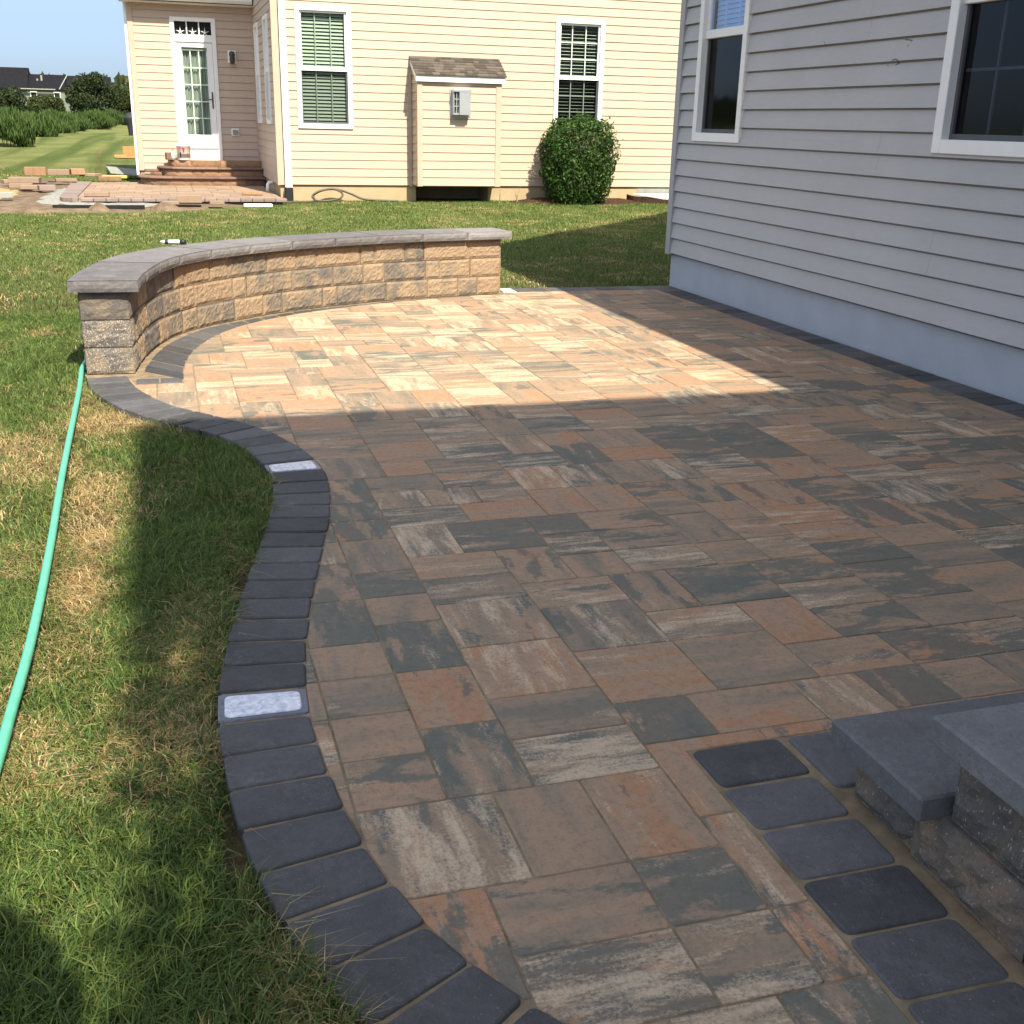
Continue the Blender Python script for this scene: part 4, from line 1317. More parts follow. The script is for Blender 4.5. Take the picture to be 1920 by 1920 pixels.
for (wx, wy, lab, hs) in ((6.18, 21.25, 'sparse dry weed stalks at the right foot of the chimney box', 0.32), (6.50, 21.15, 'taller bent dry weed beside the mulch bed', 0.36)):
    mb = MB()
    for q in range(5):
        a = random.uniform(-1, 1); l = hs * random.uniform(.6, 1.05)
        mb.tube([(wx, wy, 0.0), (wx + a * .06, wy + random.uniform(-.04, .04), l * .6), (wx + a * .17, wy, l)], [0.006, 0.005, 0.002], 5)
    build(mb, 'dry_weed', M['straw'], None, lab, 'weed', 'dry weeds by the cream house')

# brown hose coiled by the foundation
mb = MB()
pts = [(1.55, 20.55, 0.04), (2.2, 20.95, 0.05), (2.62, 21.12, 0.06), (2.60, 21.2, 0.14), (2.72, 21.25, 0.22), (2.98, 21.28, 0.265), (3.15, 21.22, 0.20),
       (3.10, 21.12, 0.11), (2.85, 21.05, 0.07), (2.66, 21.1, 0.07), (2.64, 21.25, 0.16), (2.85, 21.34, 0.245), (3.1, 21.36, 0.25), (3.35, 21.36, 0.17), (3.6, 21.34, 0.08), (4.2, 21.32, 0.05)]
mb.tube([tuple(p) for p in spline(pts, 110)], 0.019, 8); build(mb, 'coiled_hose', M['oldhose'], None, 'brown grey hose looped loosely against the cream foundation', 'hose', smooth=True)

# ------------------------------------------------------------------ neighbour's half-built patio and steps
PZ = 0.14
np_ = empty('neighbor_patio', (0.2, 23.0, 0.0), 'half built tan paver patio in front of the white door', 'patio', kind='structure')
ys0, ys1 = 20.45, 25.35
lx = lambda y: -1.66 - 0.02 * (y - 20.4)
mb = MB(); mb2 = MB(); gg = 0.30
y = ys0 + 0.02; row = 0
while y < ys1 - 0.05:
    x = -1.69
    while x < 2.0:
        w = random.choice([0.3, 0.3, 0.45])
        xa, xb = max(x, -1.38), min(x + w - .005, 2.0)
        ya, yb = max(y, ys0 + .22), min(y + gg - .005, ys1)
        if xb - xa > .06 and yb - ya > .05 and not (xa > 1.55 and False):
            mb.box(xa, xb, ya, yb, PZ - .06, PZ + random.uniform(-.002, .002), (random.random(), 0, 0), 0.004)
        x += w
    y += gg; row += 1
build(mb, 'paver_field', M['tan'], np_)
x = -1.32
while x < 1.95:
    mb2.box(x, x + .195, ys0, ys0 + .215, PZ - .06, PZ + .004, (random.random(), 0, 0), 0.012); x += 0.2
y = ys0 + .42
while y < ys1:
    mb2.box(-1.67 - .02 * (y - ys0), -1.395, y, y + .195, PZ - .06, PZ + .004, (random.random(), 0, 0), 0.006); y += 0.2
for k in range(5):                                # fan of stones at the rounded corner
    a0, a1 = math.pi + k * math.pi / 10, math.pi + (k + 1) * math.pi / 10 - .02
    q = np.array([(-1.36 + r_ * math.cos(a), ys0 + .40 + r_ * 1.22 * math.sin(a)) for r_, a in ((.31, a0), (.31, a1), (.09, a1), (.09, a0))])
    stone(mb2, q if area(q) > 0 else q[::-1], PZ - .06, PZ + .004, .008, (random.random(), 0, 0))
build(mb2, 'border', M['mauve'], np_)
mb = MB(); mb.box(-1.50, 2.0, ys0 + .03, ys1, -0.2, PZ - .062); mb.box(-1.62, -1.40, ys0 + .45, ys1, -0.2, PZ - .063); build(mb, 'edge_base', M['dark'], np_)
# stone dust, sand and soil around it
def blob(name, pts, mat, h, label, cat, z0=None, n=64, seed=1):
    q = smooth(np.vstack([spline(pts + [pts[0]], n + 1)[:-1]]), 2); m = MB(); c = q.mean(0)
    vs = [(c[0], c[1], float(lawn_z(c[0], c[1])) + h * 1.1)]
    K = 6
    for k in range(1, K + 1):
        f = k / K
        for i, p in enumerate(q):
            x, y = c[0] + (p[0] - c[0]) * f, c[1] + (p[1] - c[1]) * f
            b = float(lawn_z(x, y))
            vs.append((x, y, b + (h * (1 - f ** 2.5) + (nz(i, k, 3, seed) - .5) * h * .35 if k < K else -0.03)))
    fs = [(0, 1 + i, 1 + (i + 1) % n) for i in range(n)]
    for k in range(K - 1):
        for i in range(n):
            j = (i + 1) % n
            fs.append((1 + k * n + i, 1 + (k + 1) * n + i, 1 + (k + 1) * n + j, 1 + k * n + j))
    m.add(vs, fs)
    return build(m, name, mat, None, label, cat, kind='structure', smooth=True)


blob('soil', [(-3.9, 20.2), (-2.5, 18.75), (-0.5, 18.9), (1.0, 19.3), (1.5, 20.0), (1.7, 20.4), (-1.0, 23.0), (-1.6, 26.3), (-2.6, 28.3), (-3.6, 27.0), (-4.2, 23.5)], M['soil'], 0.045, 'bare brown soil around the half built patio', 'soil')
blob('stone_dust', [(-2.25, 20.4), (-1.7, 19.75), (0.2, 19.75), (0.3, 20.5), (-1.3, 20.6), (-1.5, 25.2), (-2.0, 25.0), (-2.2, 22.5)], M['gravel'], 0.075, 'grey stone dust base at the patio edge', 'gravel', seed=4)
blob('sand', [(-3.7, 21.3), (-2.9, 20.7), (-2.4, 21.6), (-2.35, 23.2), (-3.0, 24.2), (-3.8, 23.2)], M['yellowsand'], 0.085, 'yellow sand spread at the left of the half built patio', 'sand', seed=8)
mb = MB(); mb.box(-1.70, -0.30, 19.66, 19.74, 0.03, 0.085, rot=-0.01); build(mb, 'edging_strip', M['dark'], None, 'long dark edging strip lying in front of the grey stone dust', 'edging strip')
for (mx, my, rx_, rz_, lab) in ((-1.00, 19.45, 0.20, 0.11, 'small mound of crumbled soil before the dark edging strip'), (0.02, 19.6, 0.30, 0.11, 'larger brown soil mound at the patio front edge'),
                                (-1.95, 19.15, 0.22, 0.08, 'low reddish soil heap at the left front of the dig')):
    m = MB(); n = 18
    vs = [(mx, my, 0.03 + rz_)]
    for k in range(1, 6):
        f = k / 5
        for i in range(n):
            a = 2 * math.pi * i / n; rr = rx_ * f * (1 + .18 * (nz(i, k, 2, int(mx * 50)) - .5))
            vs.append((mx + rr * math.cos(a), my + rr * .7 * math.sin(a), 0.03 + rz_ * (math.cos(f * math.pi) + 1) / 2 + (nz(i, k, 7, 3) - .5) * .03 * (f < 1) - (.04 if k == 5 else 0)))
    fs = [(0, 1 + i, 1 + (i + 1) % n) for i in range(n)] + [(1 + k * n + i, 1 + (k + 1) * n + i, 1 + (k + 1) * n + (i + 1) % n, 1 + k * n + (i + 1) % n) for k in range(4) for i in range(n)]
    m.add(vs, fs); build(m, 'soil_mound', M['soil'], None, lab, 'soil mound', 'soil mounds along the half built patio')

# steps up to the white door
ns = empty('brick_steps', (0.9, 24.9, 0.0), 'three tier red brown block steps with bullnose treads at the white door', 'steps')


def tier_path(y, xl, yb):
    pts = [(2.03, y - 0.0), (1.2, y - 0.02), (0.6, y), (xl + 0.38, y + .04), (xl + 0.12, y + .16), (xl, y + .42)]
    if yb > y + .5: pts.append((xl, yb))
    return spline(pts, 60)


for (y, xl, z0, z1) in ((24.36, -0.40, PZ, PZ + .118), (24.75, -0.02, PZ + .165, PZ + .285), (25.10, 0.14, PZ + .335, PZ + .455)):
    path = tier_path(y, xl, 25.58); pl = length(path); sA = np.linspace(0, pl, 60)
    pt, _n = tangents(path), None
    f0 = lambda s, off: np.array([np.interp(s, sA, path[:, 0]), np.interp(s, sA, path[:, 1])]) + off * np.array([-np.interp(s, sA, pt[:, 1]), np.interp(s, sA, pt[:, 0])]) * -1
    mb = MB(); s = 0.0; i = 0
    while s < pl - .02:
        L = random.choice([0.22, 0.30, 0.38])
        if pl - s - L < .12: L = pl - s
        fm = lambda a, b, d, s=s, z0=z0, f0=f0: (*f0(min(s + a, pl), d), z0 + b)
        rough_block(mb, fm, L, z1 - z0, 0.18, (random.random(), random.random(), .3), .006, .007, i + int(z0 * 100), .06); s += L; i += 1
    build(mb, 'riser', M['redblock'], ns)
    if z0 < PZ + .3:
        mb = MB(); s = 0.0
        while s < pl - .01:
            L = min(0.45, pl - s); vs = []; n = 9
            for k in range(5):
                ss = s + .002 + (L - .004) * k / 4
                for h in range(n):
                    a = math.pi * (0.5 + h / (n - 1)); q = f0(ss, -0.03 + .026 * math.cos(a))
                    vs.append((q[0], q[1], z1 + .0245 + .0235 * math.sin(a)))
                q = f0(ss, 0.42); vs.append((q[0], q[1], z1 + .001)); vs.append((q[0], q[1], z1 + .048))
            m_ = n + 2
            fs = [(k * m_ + h, k * m_ + (h + 1) % m_, (k + 1) * m_ + (h + 1) % m_, (k + 1) * m_ + h) for k in range(4) for h in range(m_)]
            fs += [tuple(range(m_)), tuple(reversed(range(4 * m_, 5 * m_)))]
            mb.add(vs, fs, (random.random(), 0, 0)); s += L
        build(mb, 'tread', M['bullnose'], ns)
mb = MB(); mb.box(0.30, 2.03, 25.26, 25.59, PZ, PZ + .45); build(mb, 'landing', M['redblock'], ns)

# loose stones: one mesh each, each a thing
def brick(name, x, y, z, L, D, H, rot, mat, lab, grp, tilt=0.0):
    m = MB(); vs, fs = chbox(-L / 2, L / 2, -D / 2, D / 2, 0, H, 0.006); m.add(vs, fs, (random.random(), 0, 0))
    o = build(m, name, mat, None, lab, name.replace('_', ' '), grp)
    o.location = (x, y, z); o.rotation_euler = (tilt, 0, rot)
    return o


LP = 'loose pavers and blocks around the half built patio'
zl = lambda x, y: float(lawn_z(x, y))
for a in ((-2.42, 25.1, 0.175, .40, .30, .16, .06, 'redblock', 'reddish block on top of the loose paver pile'),
          (-2.55, 24.3, 0.095, .56, .40, .10, -.04, 'tan', 'wide tan slab under the reddish block of the pile'),
          (-2.52, 23.3, 0.06, .40, .30, .075, .05, 'tan', 'tan slab in front of the pile, lower left'),
          (-2.30, 22.9, 0.055, .36, .26, .07, -.1, 'tan', 'tan paver lying flat before the pile'),
          (-2.02, 22.6, 0.05, .28, .22, .09, .25, 'mauve', 'pinkish brick at the right front of the pile'),
          (-2.05, 26.0, 0.14, .42, .30, .11, .03, 'tan', 'tan block right of the topmost reddish block'),
          (-1.70, 26.2, 0.14, .28, .28, .12, .2, 'redblock', 'darker red block at the right of the pile'),
          (-1.85, 25.0, 0.06, .40, .26, .06, .15, 'tan', 'flat tan paver in the middle of the pile'),
          (-1.45, 26.3, 0.10, .36, .28, .06, -.5, 'tan', 'tan paver sliding off the pile to the right'),
          (-2.85, 24.6, 0.06, .30, .24, .07, .4, 'tan', 'half buried tan paver at the left of the pile'),
          (-1.05, 26.0, 0.13, .46, .24, .09, .02, 'redblock', 'red block standing alone behind the patio edge'),
          (-2.72, 20.9, 0.05, .62, .16, .09, .28, 'board', 'grey stone bar on the soil at far left'),
          (-1.08, 20.9, PZ + .006, .40, .24, .075, 0.0, 'tan', 'tan brick resting on the patio by its rounded corner'),
          (1.56, 21.5, PZ + .006, .36, .22, .055, -.05, 'redblock', 'brown brick on the patio near the white pipe'),
          (0.42, 20.05, 0.05, .40, .32, .12, -.03, 'tan', 'pale tan block leaning at the patio front, in full sun'),
          (0.12, 19.85, 0.04, .26, .2, .05, -.1, 'tan', 'flat tan chip left of the pale front block'),
          (0.85, 19.9, 0.03, .24, .16, .06, .1, 'tan', 'small tan stone right of the pale front block'),
          (-0.15, 25.2, PZ + .23, .34, .24, .045, .1, 'bullnose', 'brown tread stone perched at the left of the upper step'),
          (-0.10, 25.0, PZ + .17, .20, .14, .055, .7, 'redblock', 'tilted broken block wedged under the perched tread stone')):
    z = a[2] + (zl(a[0], a[1]) + 0.035 if a[2] < 0.13 or a[0] < -1.4 else 0)
    brick('loose_paver' if a[7] not in ('board',) else 'stone_bar', a[0], a[1], z, a[3], a[4], a[5], a[6], M[a[7]], a[8], LP)
mb = MB(); mb.box(1.30, 1.78, 20.0, 20.12, 0.03, 0.085, ch=.01); build(mb, 'downspout_piece', M['white'], None, 'white downspout offcut lying on the grass by the patio corner', 'downspout piece')
# board on a yellow level
bz = zl(-0.9, 27.5) + .04
mb = MB(); vs, fs = chbox(-.34, .34, -.42, .42, 0, .03, .005); mb.add(vs, fs)
o = build(mb, 'board', M['board'], None, 'pale grey board propped at a slant behind the patio', 'board'); o.location = (-0.80, 27.6, bz + .10); o.rotation_euler = (0.12, 0.10, 0.15)
mb = MB(); mb.box(-1.25, -0.70, 26.9, 27.0, bz + .0, bz + .06, ch=.008, rot=-.15); build(mb, 'spirit_level', M['yellow'], None, 'yellow spirit level lying beside the grey board', 'level')
mb = MB(); sx, sy = -1.28, 27.0; mb.tube([(sx, sy, zl(sx, sy)), (sx - .005, sy, 0.45), (sx - .02, sy, 0.72)], [.014, .013, .010], 6); build(mb, 'garden_stake', M['wood'], None, 'thin brown stake standing in the lawn', 'stake')

# things on the door landing
bk = empty('bucket', (0.478, 25.24, PZ + .457), 'white plastic bucket with red and black print on the door landing', 'bucket')
bc = (0.478, 25.24, PZ + .457)
mb = MB(); mb.lathe([(0.0, 0.004), (0.125, 0.0), (0.13, 0.01), (0.146, 0.27), (0.155, 0.275), (0.155, 0.29), (0.150, 0.315), (0.143, 0.315), (0.135, 0.05), (0, 0.045)], bc, 28); build(mb, 'shell', M['bucket'], bk, smooth=True)


def patch(mb, a0, a1, z0, z1, r0):
    n = 6; vs = []
    for i in range(n + 1):
        a = a0 + (a1 - a0) * i / n
        for z in (z0, z1):
            rr = r0 + 0.016 * (z / 0.26) + .0015
            vs.append((bc[0] + rr * math.cos(a), bc[1] + rr * math.sin(a), bc[2] + z))
    mb.add(vs, [(2 * i, 2 * i + 2, 2 * i + 3, 2 * i + 1) for i in range(n)])


mb = MB(); patch(mb, -1.85, -1.42, 0.215, 0.245, .13); patch(mb, -1.72, -1.5, 0.15, 0.213, .13); patch(mb, -2.3, -2.05, .225, .24, .13); build(mb, 'print', M['red'], bk)
mb = MB(); patch(mb, -2.2, -2.0, 0.05, 0.16, .13); build(mb, 'print', M['black'], bk)
bt = empty('bottle', (0.26, 25.28, PZ + .457), 'small clear bottle with orange cap left of the bucket', 'bottle')
mb = MB(); mb.lathe([(0, 0), (.04, 0), (.042, .1), (.035, .14), (.016, .17), (.016, .19)], (0.26, 25.28, PZ + .457), 14); build(mb, 'body', M['bucket'], bt, smooth=True)
mb = MB(); mb.lathe([(.019, .185), (.019, .215), (0, .217)], (0.26, 25.28, PZ + .457), 12); build(mb, 'cap', M['orange'], bt)
brick('stone_block', 0.19, 25.33, PZ + .457, .15, .16, .145, .2, M['bullnose'], 'brown stone block left of the bottle on the landing', None)

# covered grill and orange blocks behind the cream house
gz = zl(-1.05, 60)
mb = MB()
prof = [(0.34, 0.0), (0.36, 0.25), (0.42, 0.62), (0.52, 0.80), (0.50, 0.86), (0.36, 1.0), (0.16, 1.08)]
vs = []
for k, (rr, z) in enumerate(prof):
    for i in range(20):
        a = 2 * math.pi * i / 20; w = 1 + .05 * math.sin(i * 3 + k)
        ex = 1.0 / max(abs(math.cos(a)), abs(math.sin(a))) ** 0.6
        vs.append((-1.02 + rr * 1.0 * ex * w * math.cos(a), 60 + rr * .7 * ex * w * math.sin(a), gz + z))
mb.add(vs, [(k * 20 + i, k * 20 + (i + 1) % 20, (k + 1) * 20 + (i + 1) % 20, (k + 1) * 20 + i) for k in range(len(prof) - 1) for i in range(20)] + [tuple(range((len(prof) - 1) * 20, len(prof) * 20))])
build(mb, 'grill', M['cover'], None, 'grill under a dark fitted cover beyond the cream house corner', 'grill', smooth=True)
OG = 'orange blocks on the lawn behind the cream house'
oz = zl(-0.9, 38)
for (x, y, L, H, lab) in ((-0.88, 38.0, .42, .30, 'tall orange block stack on the far lawn'), (-1.16, 37.6, .36, .07, 'flat orange paver left of the taller orange stack'), (-1.0, 37.3, .6, .03, 'thin orange slab on the grass before the orange stack')):
    brick('clay_block', x, y, zl(x, y) + .02, L, .3, H, 0.05, M['orange'], lab, OG)

# ------------------------------------------------------------------ garden hose on the lawn
mb = MB()
hp = [(-0.40, 8.35, 0.015), (-0.475, 8.0, 0.015), (-0.53, 7.55, 0.016), (-0.553, 7.22, 0.018), (-0.551, 7.06, 0.02), (-0.535, 6.6, 0.022), (-0.522, 5.9, 0.026), (-0.505, 4.93, 0.028), (-0.480, 3.97, 0.028), (-0.470, 3.23, 0.03), (-0.478, 2.79, 0.028), (-0.481, 2.58, 0.028), (-0.50, 2.1, 0.026), (-0.56, 1.5, 0.024), (-0.75, 0.8, 0.02)]
hc = spline(hp, 220)
mb.tube([tuple(p) for p in hc], 0.0145, 12); build(mb, 'garden_hose', M['hose'], None, 'green garden hose stretched over the lawn from the seat wall', 'hose', smooth=True)

# ------------------------------------------------------------------ lawn sheet
xs = np.unique(np.concatenate([np.linspace(-1500, -60, 10), np.linspace(-60, 40, 90), np.linspace(40, 1500, 10)]))
ysv = np.unique(np.concatenate([np.linspace(-300, -5, 8), np.linspace(-5, 30, 90), np.linspace(30, 90, 50), np.linspace(90, 3000, 14)]))
X, Y = np.meshgrid(xs, ysv); Z = lawn_z(X, Y)
V = np.stack([X.ravel(), Y.ravel(), Z.ravel()], 1); nx, ny = len(xs), len(ysv)
I = (np.arange(ny - 1)[:, None] * nx + np.arange(nx - 1)[None, :]).ravel()
F = np.stack([I, I + 1, I + nx + 1, I + nx], 1)
fast('lawn', V, [F], np.full((len(V), 3), .5), M['lawn'], smooth=True, label='green and straw coloured lawn between the patio and the houses', cat='lawn', kind='structure')

# ------------------------------------------------------------------ grass blades
noedge = np.array([tuple(p) for p in outer_line] + [tuple(on_face(s, WD + .004)) for s in np.linspace(0, fl, 60)] +
                  [(2.93, 10.28), (4.77, 10.28), (4.77, 10.36), (20, 10.36), (20, -3), (1.0, -3)])
DRY = [(-0.36, 4.75, .16, .42, .95), (-0.62, 5.2, .24, .35, .8), (-0.36, 6.0, .26, .30, 1.0), (-0.36, 3.75, .12, .35, .8), (-0.75, 5.6, .25, .3, .8),
       (-0.42, 2.55, .14, .16, .6), (-0.40, 3.25, .18, .2, .5), (-0.04, 2.65, .09, .3, .6), (-0.11, 2.36, .10, .12, .45), (-0.60, 4.0, .15, .25, .5),
       (-0.03, 3.15, .12, .45, .55), (-0.34, 4.25, .13, .45, 1.0), (-0.35, 3.72, .10, .3, .95), (0.10, 1.75, .05, .35, .6), (-0.48, 6.75, .15, .3, .8), (-0.1, 6.02, .16, .12, .9), (0.15, 3.9, .05, .5, .5), (-0.9, 4.6, .3, .4, .4)]

GREEN = [(0.08, 4.6, .28, .8, .8), (0.08, 5.35, .22, .3, .6), (-0.15, 2.0, .25, .45, .6), (-.35, 1.8, .3, .4, .6), (-0.9, 7.2, .6, .8, .6)]


def vnoise(x, y, s, seed):
    r_ = np.random.default_rng(seed); T = r_.random((64, 64))
    u, v = x * s, y * s
    i, j = np.floor(u).astype(int), np.floor(v).astype(int); fu, fv = u - i, v - j
    fu = fu * fu * (3 - 2 * fu); fv = fv * fv * (3 - 2 * fv)
    a = T[i % 64, j % 64]; b = T[(i + 1) % 64, j % 64]; c = T[i % 64, (j + 1) % 64]; d = T[(i + 1) % 64, (j + 1) % 64]
    return (a * (1 - fu) + b * fu) * (1 - fv) + (c * (1 - fu) + d * fu) * fv


def grass(name, bx, by, hmin, hmax, width, lean, label, seed, dry_bias=0.0):
    r_ = np.random.default_rng(seed); N = len(bx)
    n1 = vnoise(bx, by, 2.2, 1) * .5 + vnoise(bx, by, 6.5, 2) * .3 + vnoise(bx, by, 17, 3) * .2
    dry = np.clip((n1 - 0.50) * 2.8 + 0.03 + dry_bias, 0, 0.8)
    for (cx, cy, rx_, ry_, k) in DRY:
        dry = np.maximum(dry, k * np.exp(-(((bx - cx) / rx_) ** 2 + ((by - cy) / ry_) ** 2) ** 1.8) * (0.95 + .25 * n1))
    for (cx, cy, rx_, ry_, k) in GREEN:
        dry = dry * (1 - k * np.exp(-((bx - cx) / rx_) ** 2 - ((by - cy) / ry_) ** 2))
    isdry = r_.random(N) < dry
    h = r_.uniform(hmin, hmax, N) * (0.75 + 0.5 * vnoise(bx, by, 4.0, 9)) * np.where(isdry, 0.85, 1.0)
    ang = vnoise(bx, by, 5.0, 4) * 9 + r_.normal(0, 1.6, N)
    ln = np.abs(r_.normal(lean, 0.35, N)) + np.where(isdry, 0.75, 0)
    dx, dy = np.cos(ang), np.sin(ang)
    fa = r_.uniform(0, 6.28, N); wx, wy = np.cos(fa) * width * (wj := r_.uniform(.5, 1.5, N)), np.sin(fa) * width * wj
    bz = lawn_z(bx, by)
    P = lambda f, hz: (bx + dx * ln * h * f, by + dy * ln * h * f, bz + h * hz)
    m = P(0.35, 0.58); tp = P(1.0, np.clip(1.0 - 0.25 * ln, .35, 1))
    V = np.stack([np.stack([bx - wx, by - wy, bz - .006], 1), np.stack([bx + wx, by + wy, bz - .006], 1),
                  np.stack([m[0] - wx * .75, m[1] - wy * .75, m[2]], 1), np.stack([m[0] + wx * .75, m[1] + wy * .75, m[2]], 1),
                  np.stack([tp[0], tp[1], tp[2]], 1)], 1).reshape(-1, 3)
    b = np.arange(N) * 5
    F4 = np.stack([b, b + 1, b + 3, b + 2], 1); F3 = np.stack([b + 2, b + 3, b + 4], 1)
    gc = mixcols(N, r_, [(0.116, 0.184, 0.038), (0.088, 0.148, 0.032), (0.200, 0.246, 0.068), (0.070, 0.120, 0.038)])
    dc = mixcols(N, r_, [(0.50, 0.37, 0.17), (0.42, 0.30, 0.13), (0.34, 0.23, 0.10), (0.52, 0.44, 0.25)])
    C = np.where(isdry[:, None], dc, gc)
    # blades darker and duller towards the base, slightly lighter at the tip
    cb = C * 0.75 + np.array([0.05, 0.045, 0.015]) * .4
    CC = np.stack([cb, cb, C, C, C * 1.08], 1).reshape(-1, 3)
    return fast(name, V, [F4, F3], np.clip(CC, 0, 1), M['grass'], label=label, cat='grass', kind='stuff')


def scatter(n, x0, x1, y0, y1, seed, ypow=1.0):
    r_ = np.random.default_rng(seed)
    return r_.uniform(x0, x1, n), y0 + (y1 - y0) * r_.random(n) ** ypow


hxy = hc[:, :2]


def keep(bx, by, hose=True):
    k = ~inside(bx, by, noedge)
    if hose:
        hx = np.interp(by, hxy[::-1, 1], hxy[::-1, 0]); k &= ~((np.abs(bx - hx) < 0.009) & (by < 7.06))
    for poly in ([(-0.46, 25.6), (2.05, 25.6), (2.05, 21.5), (15, 21.5), (15, 33), (-0.46, 33)],
                 [(-1.7, 20.4), (2.05, 20.4), (2.05, 25.6), (-1.7, 25.6)],
                 [(-3.9, 20.2), (-2.5, 18.95), (-0.5, 19.1), (1.0, 19.5), (1.7, 20.4), (-1.6, 26.3), (-2.6, 28.0), (-4.2, 23.5)],
                 [(6.4, 21.5), (6.5, 21.0), (7.75, 20.72), (9.0, 21.0), (9.2, 21.5)]):
        k &= ~inside(bx, by, poly)
    return k


def bare_edge(bx, by):
    yy = mid[60:330, 1]
    xx = (mid + lnr * BW)[60:330, 0]
    d = np.interp(by, yy, xx) - bx
    lim = 0.055 * np.clip(vnoise(by * 1.0, by * 0, 2.4, 41) * 2.2 - 0.6, 0, 1)
    return (by < 4.4) & (d > -0.02) & (d < lim)


bx, by = scatter(150000, -1.0, 0.62, 1.25, 4.2, 21); k = keep(bx, by) & ~bare_edge(bx, by) & (bx < 0.6) & (bx > -0.62 - 0.05 * by)
grass('near_grass', bx[k], by[k], 0.026, 0.074, 0.0019, 0.8, 'foreground grass blades beside the curved border', 31)
bx, by = scatter(150000, -1.7, 0.5, 4.2, 9.5, 22); k = keep(bx, by)
grass('side_grass', bx[k], by[k], 0.022, 0.060, 0.0021, 0.7, 'grass along the hose and behind the seat wall end', 32, 0.03)
bx, by = scatter(260000, -3.2, 10.5, 7.5, 22.0, 23); k = keep(bx, by) & (bx > -0.55 - 0.14 * by) & (by > 9.3 + (bx < -.4) * -2)
grass('middle_grass', bx[k], by[k], 0.020, 0.045, 0.0042, 0.6, 'mown grass between the seat wall and the cream house', 33, -0.07)
bx, by = scatter(45000, -5.5, -0.3, 22, 32, 24, 1.0); k = keep(bx, by, False) & (r.random(45000) < np.clip((32 - by) / 8, 0, 1))
grass('far_grass', bx[k], by[k], 0.02, 0.04, 0.006, 0.5, 'far mown grass beside the cream house', 34, 0.0)

# straw-coloured tufts hanging over the stones along the curved edge
r2 = np.random.default_rng(58); ns_ = 5200
ii = r2.integers(30, 392, ns_); tuft = vnoise(ii * 0.16, ii * 0.0, 1.0, 12)
sel = r2.random(ns_) < np.clip(tuft * 2.2 - .55, 0.05, 1); ii = ii[sel]
off = BW - 0.004 + 0.05 * r2.random(len(ii)) ** 1.4
pe = mid[ii] + lnr[ii] * off[:, None] + r2.normal(0, .008, (len(ii), 2))
grass('edge_grass', pe[:, 0], pe[:, 1], 0.035, 0.095, 0.0013, 0.95, 'straw coloured grass tufts overhanging the curved charcoal border', 59, 0.42)

# ------------------------------------------------------------------ far background
far = empty('far_house', (-14, 180, 0), 'distant house with long dark roof behind the trees', 'house')
D = 180.0; sc = D / 110.0
gx = lambda x: x * sc
gz_ = lambda z: 1.5 + (z - 1.5) * sc
mb = MB()
mb.add([(gx(-22), D, gz_(2.0) - 6), (gx(-4.2), D, gz_(2.0) - 6), (gx(-4.2), D, gz_(3.25)), (gx(-22), D, gz_(3.25)),
        (gx(-22), D + 9, gz_(2.0) - 6), (gx(-4.2), D + 9, gz_(2.0) - 6), (gx(-4.2), D + 9, gz_(3.25)), (gx(-22), D + 9, gz_(3.25))],
       [(0, 1, 2, 3), (1, 5, 6, 2), (4, 7, 6, 5), (0, 3, 7, 4)])
build(mb, 'wall', M['farwall'], far)
mb = MB()
for (xa, xb, zr, ya) in ((-22, -10.45, 5.03, -0.5), (-10.45, -7.45, 4.53, -0.2), (-7.38, -3.7, 4.49, -0.4)):
    ze = 3.3
    a, b = gx(xa), gx(xb)
    mb.add([(a, D + ya, gz_(ze)), (b, D + ya, gz_(ze)), (b - .0, D + 4.5, gz_(zr)), (a, D + 4.5, gz_(zr)), (a, D + 9.5, gz_(ze)), (b, D + 9.5, gz_(ze)), (a, D + ya, gz_(ze) - .25), (b, D + ya, gz_(ze) - .25)],
           [(0, 1, 2, 3), (3, 2, 5, 4), (1, 5, 2), (0, 3, 4), (0, 6, 7, 1)])
build(mb, 'roof', M['darkroof'], far)
mb = MB()
mb.box(gx(-7.47), gx(-7.38), D - .5, D + .2, gz_(3.28), gz_(3.32))
vs = [(gx(-7.90), D - .6, gz_(3.28)), (gx(-7.85), D - .6, gz_(3.28)), (gx(-7.33), D + 4.0, gz_(4.46)), (gx(-7.38), D + 4.0, gz_(4.46))]
mb.add(vs + [(x, y + .2, z + .12) for x, y, z in vs], [(0, 1, 2, 3), (4, 7, 6, 5), (0, 4, 5, 1), (2, 6, 7, 3), (1, 5, 6, 2), (0, 3, 7, 4)])
mb.box(gx(-11.3), gx(-8.2), D - .75, D - .55, gz_(3.22), gz_(3.30))
build(mb, 'rake_trim', M['board'], far)
for x, z in ((-9.4, 4.25), (-9.75, 3.95)):
    mb = MB(); mb.tube([(gx(x), D + 2.5, gz_(z) - .6), (gx(x), D + 2.5, gz_(z) + .3)], .14, 8); build(mb, 'roof_pipe', M['board'], far)
for x in (-11.6, -10.3, -8.4, -6.2):
    mb = MB(); mb.box(gx(x), gx(x) + .9, D - .12, D + .02, gz_(2.2), gz_(2.2) + 1.4); f_ = build(mb, 'window', M['white'], far)
    mb = MB(); mb.box(gx(x) + .1, gx(x) + .8, D - .14, D - .121, gz_(2.2) + .1, gz_(2.2) + 1.3); build(mb, 'pane', M['dark'], f_)

rt = np.random.default_rng(77)


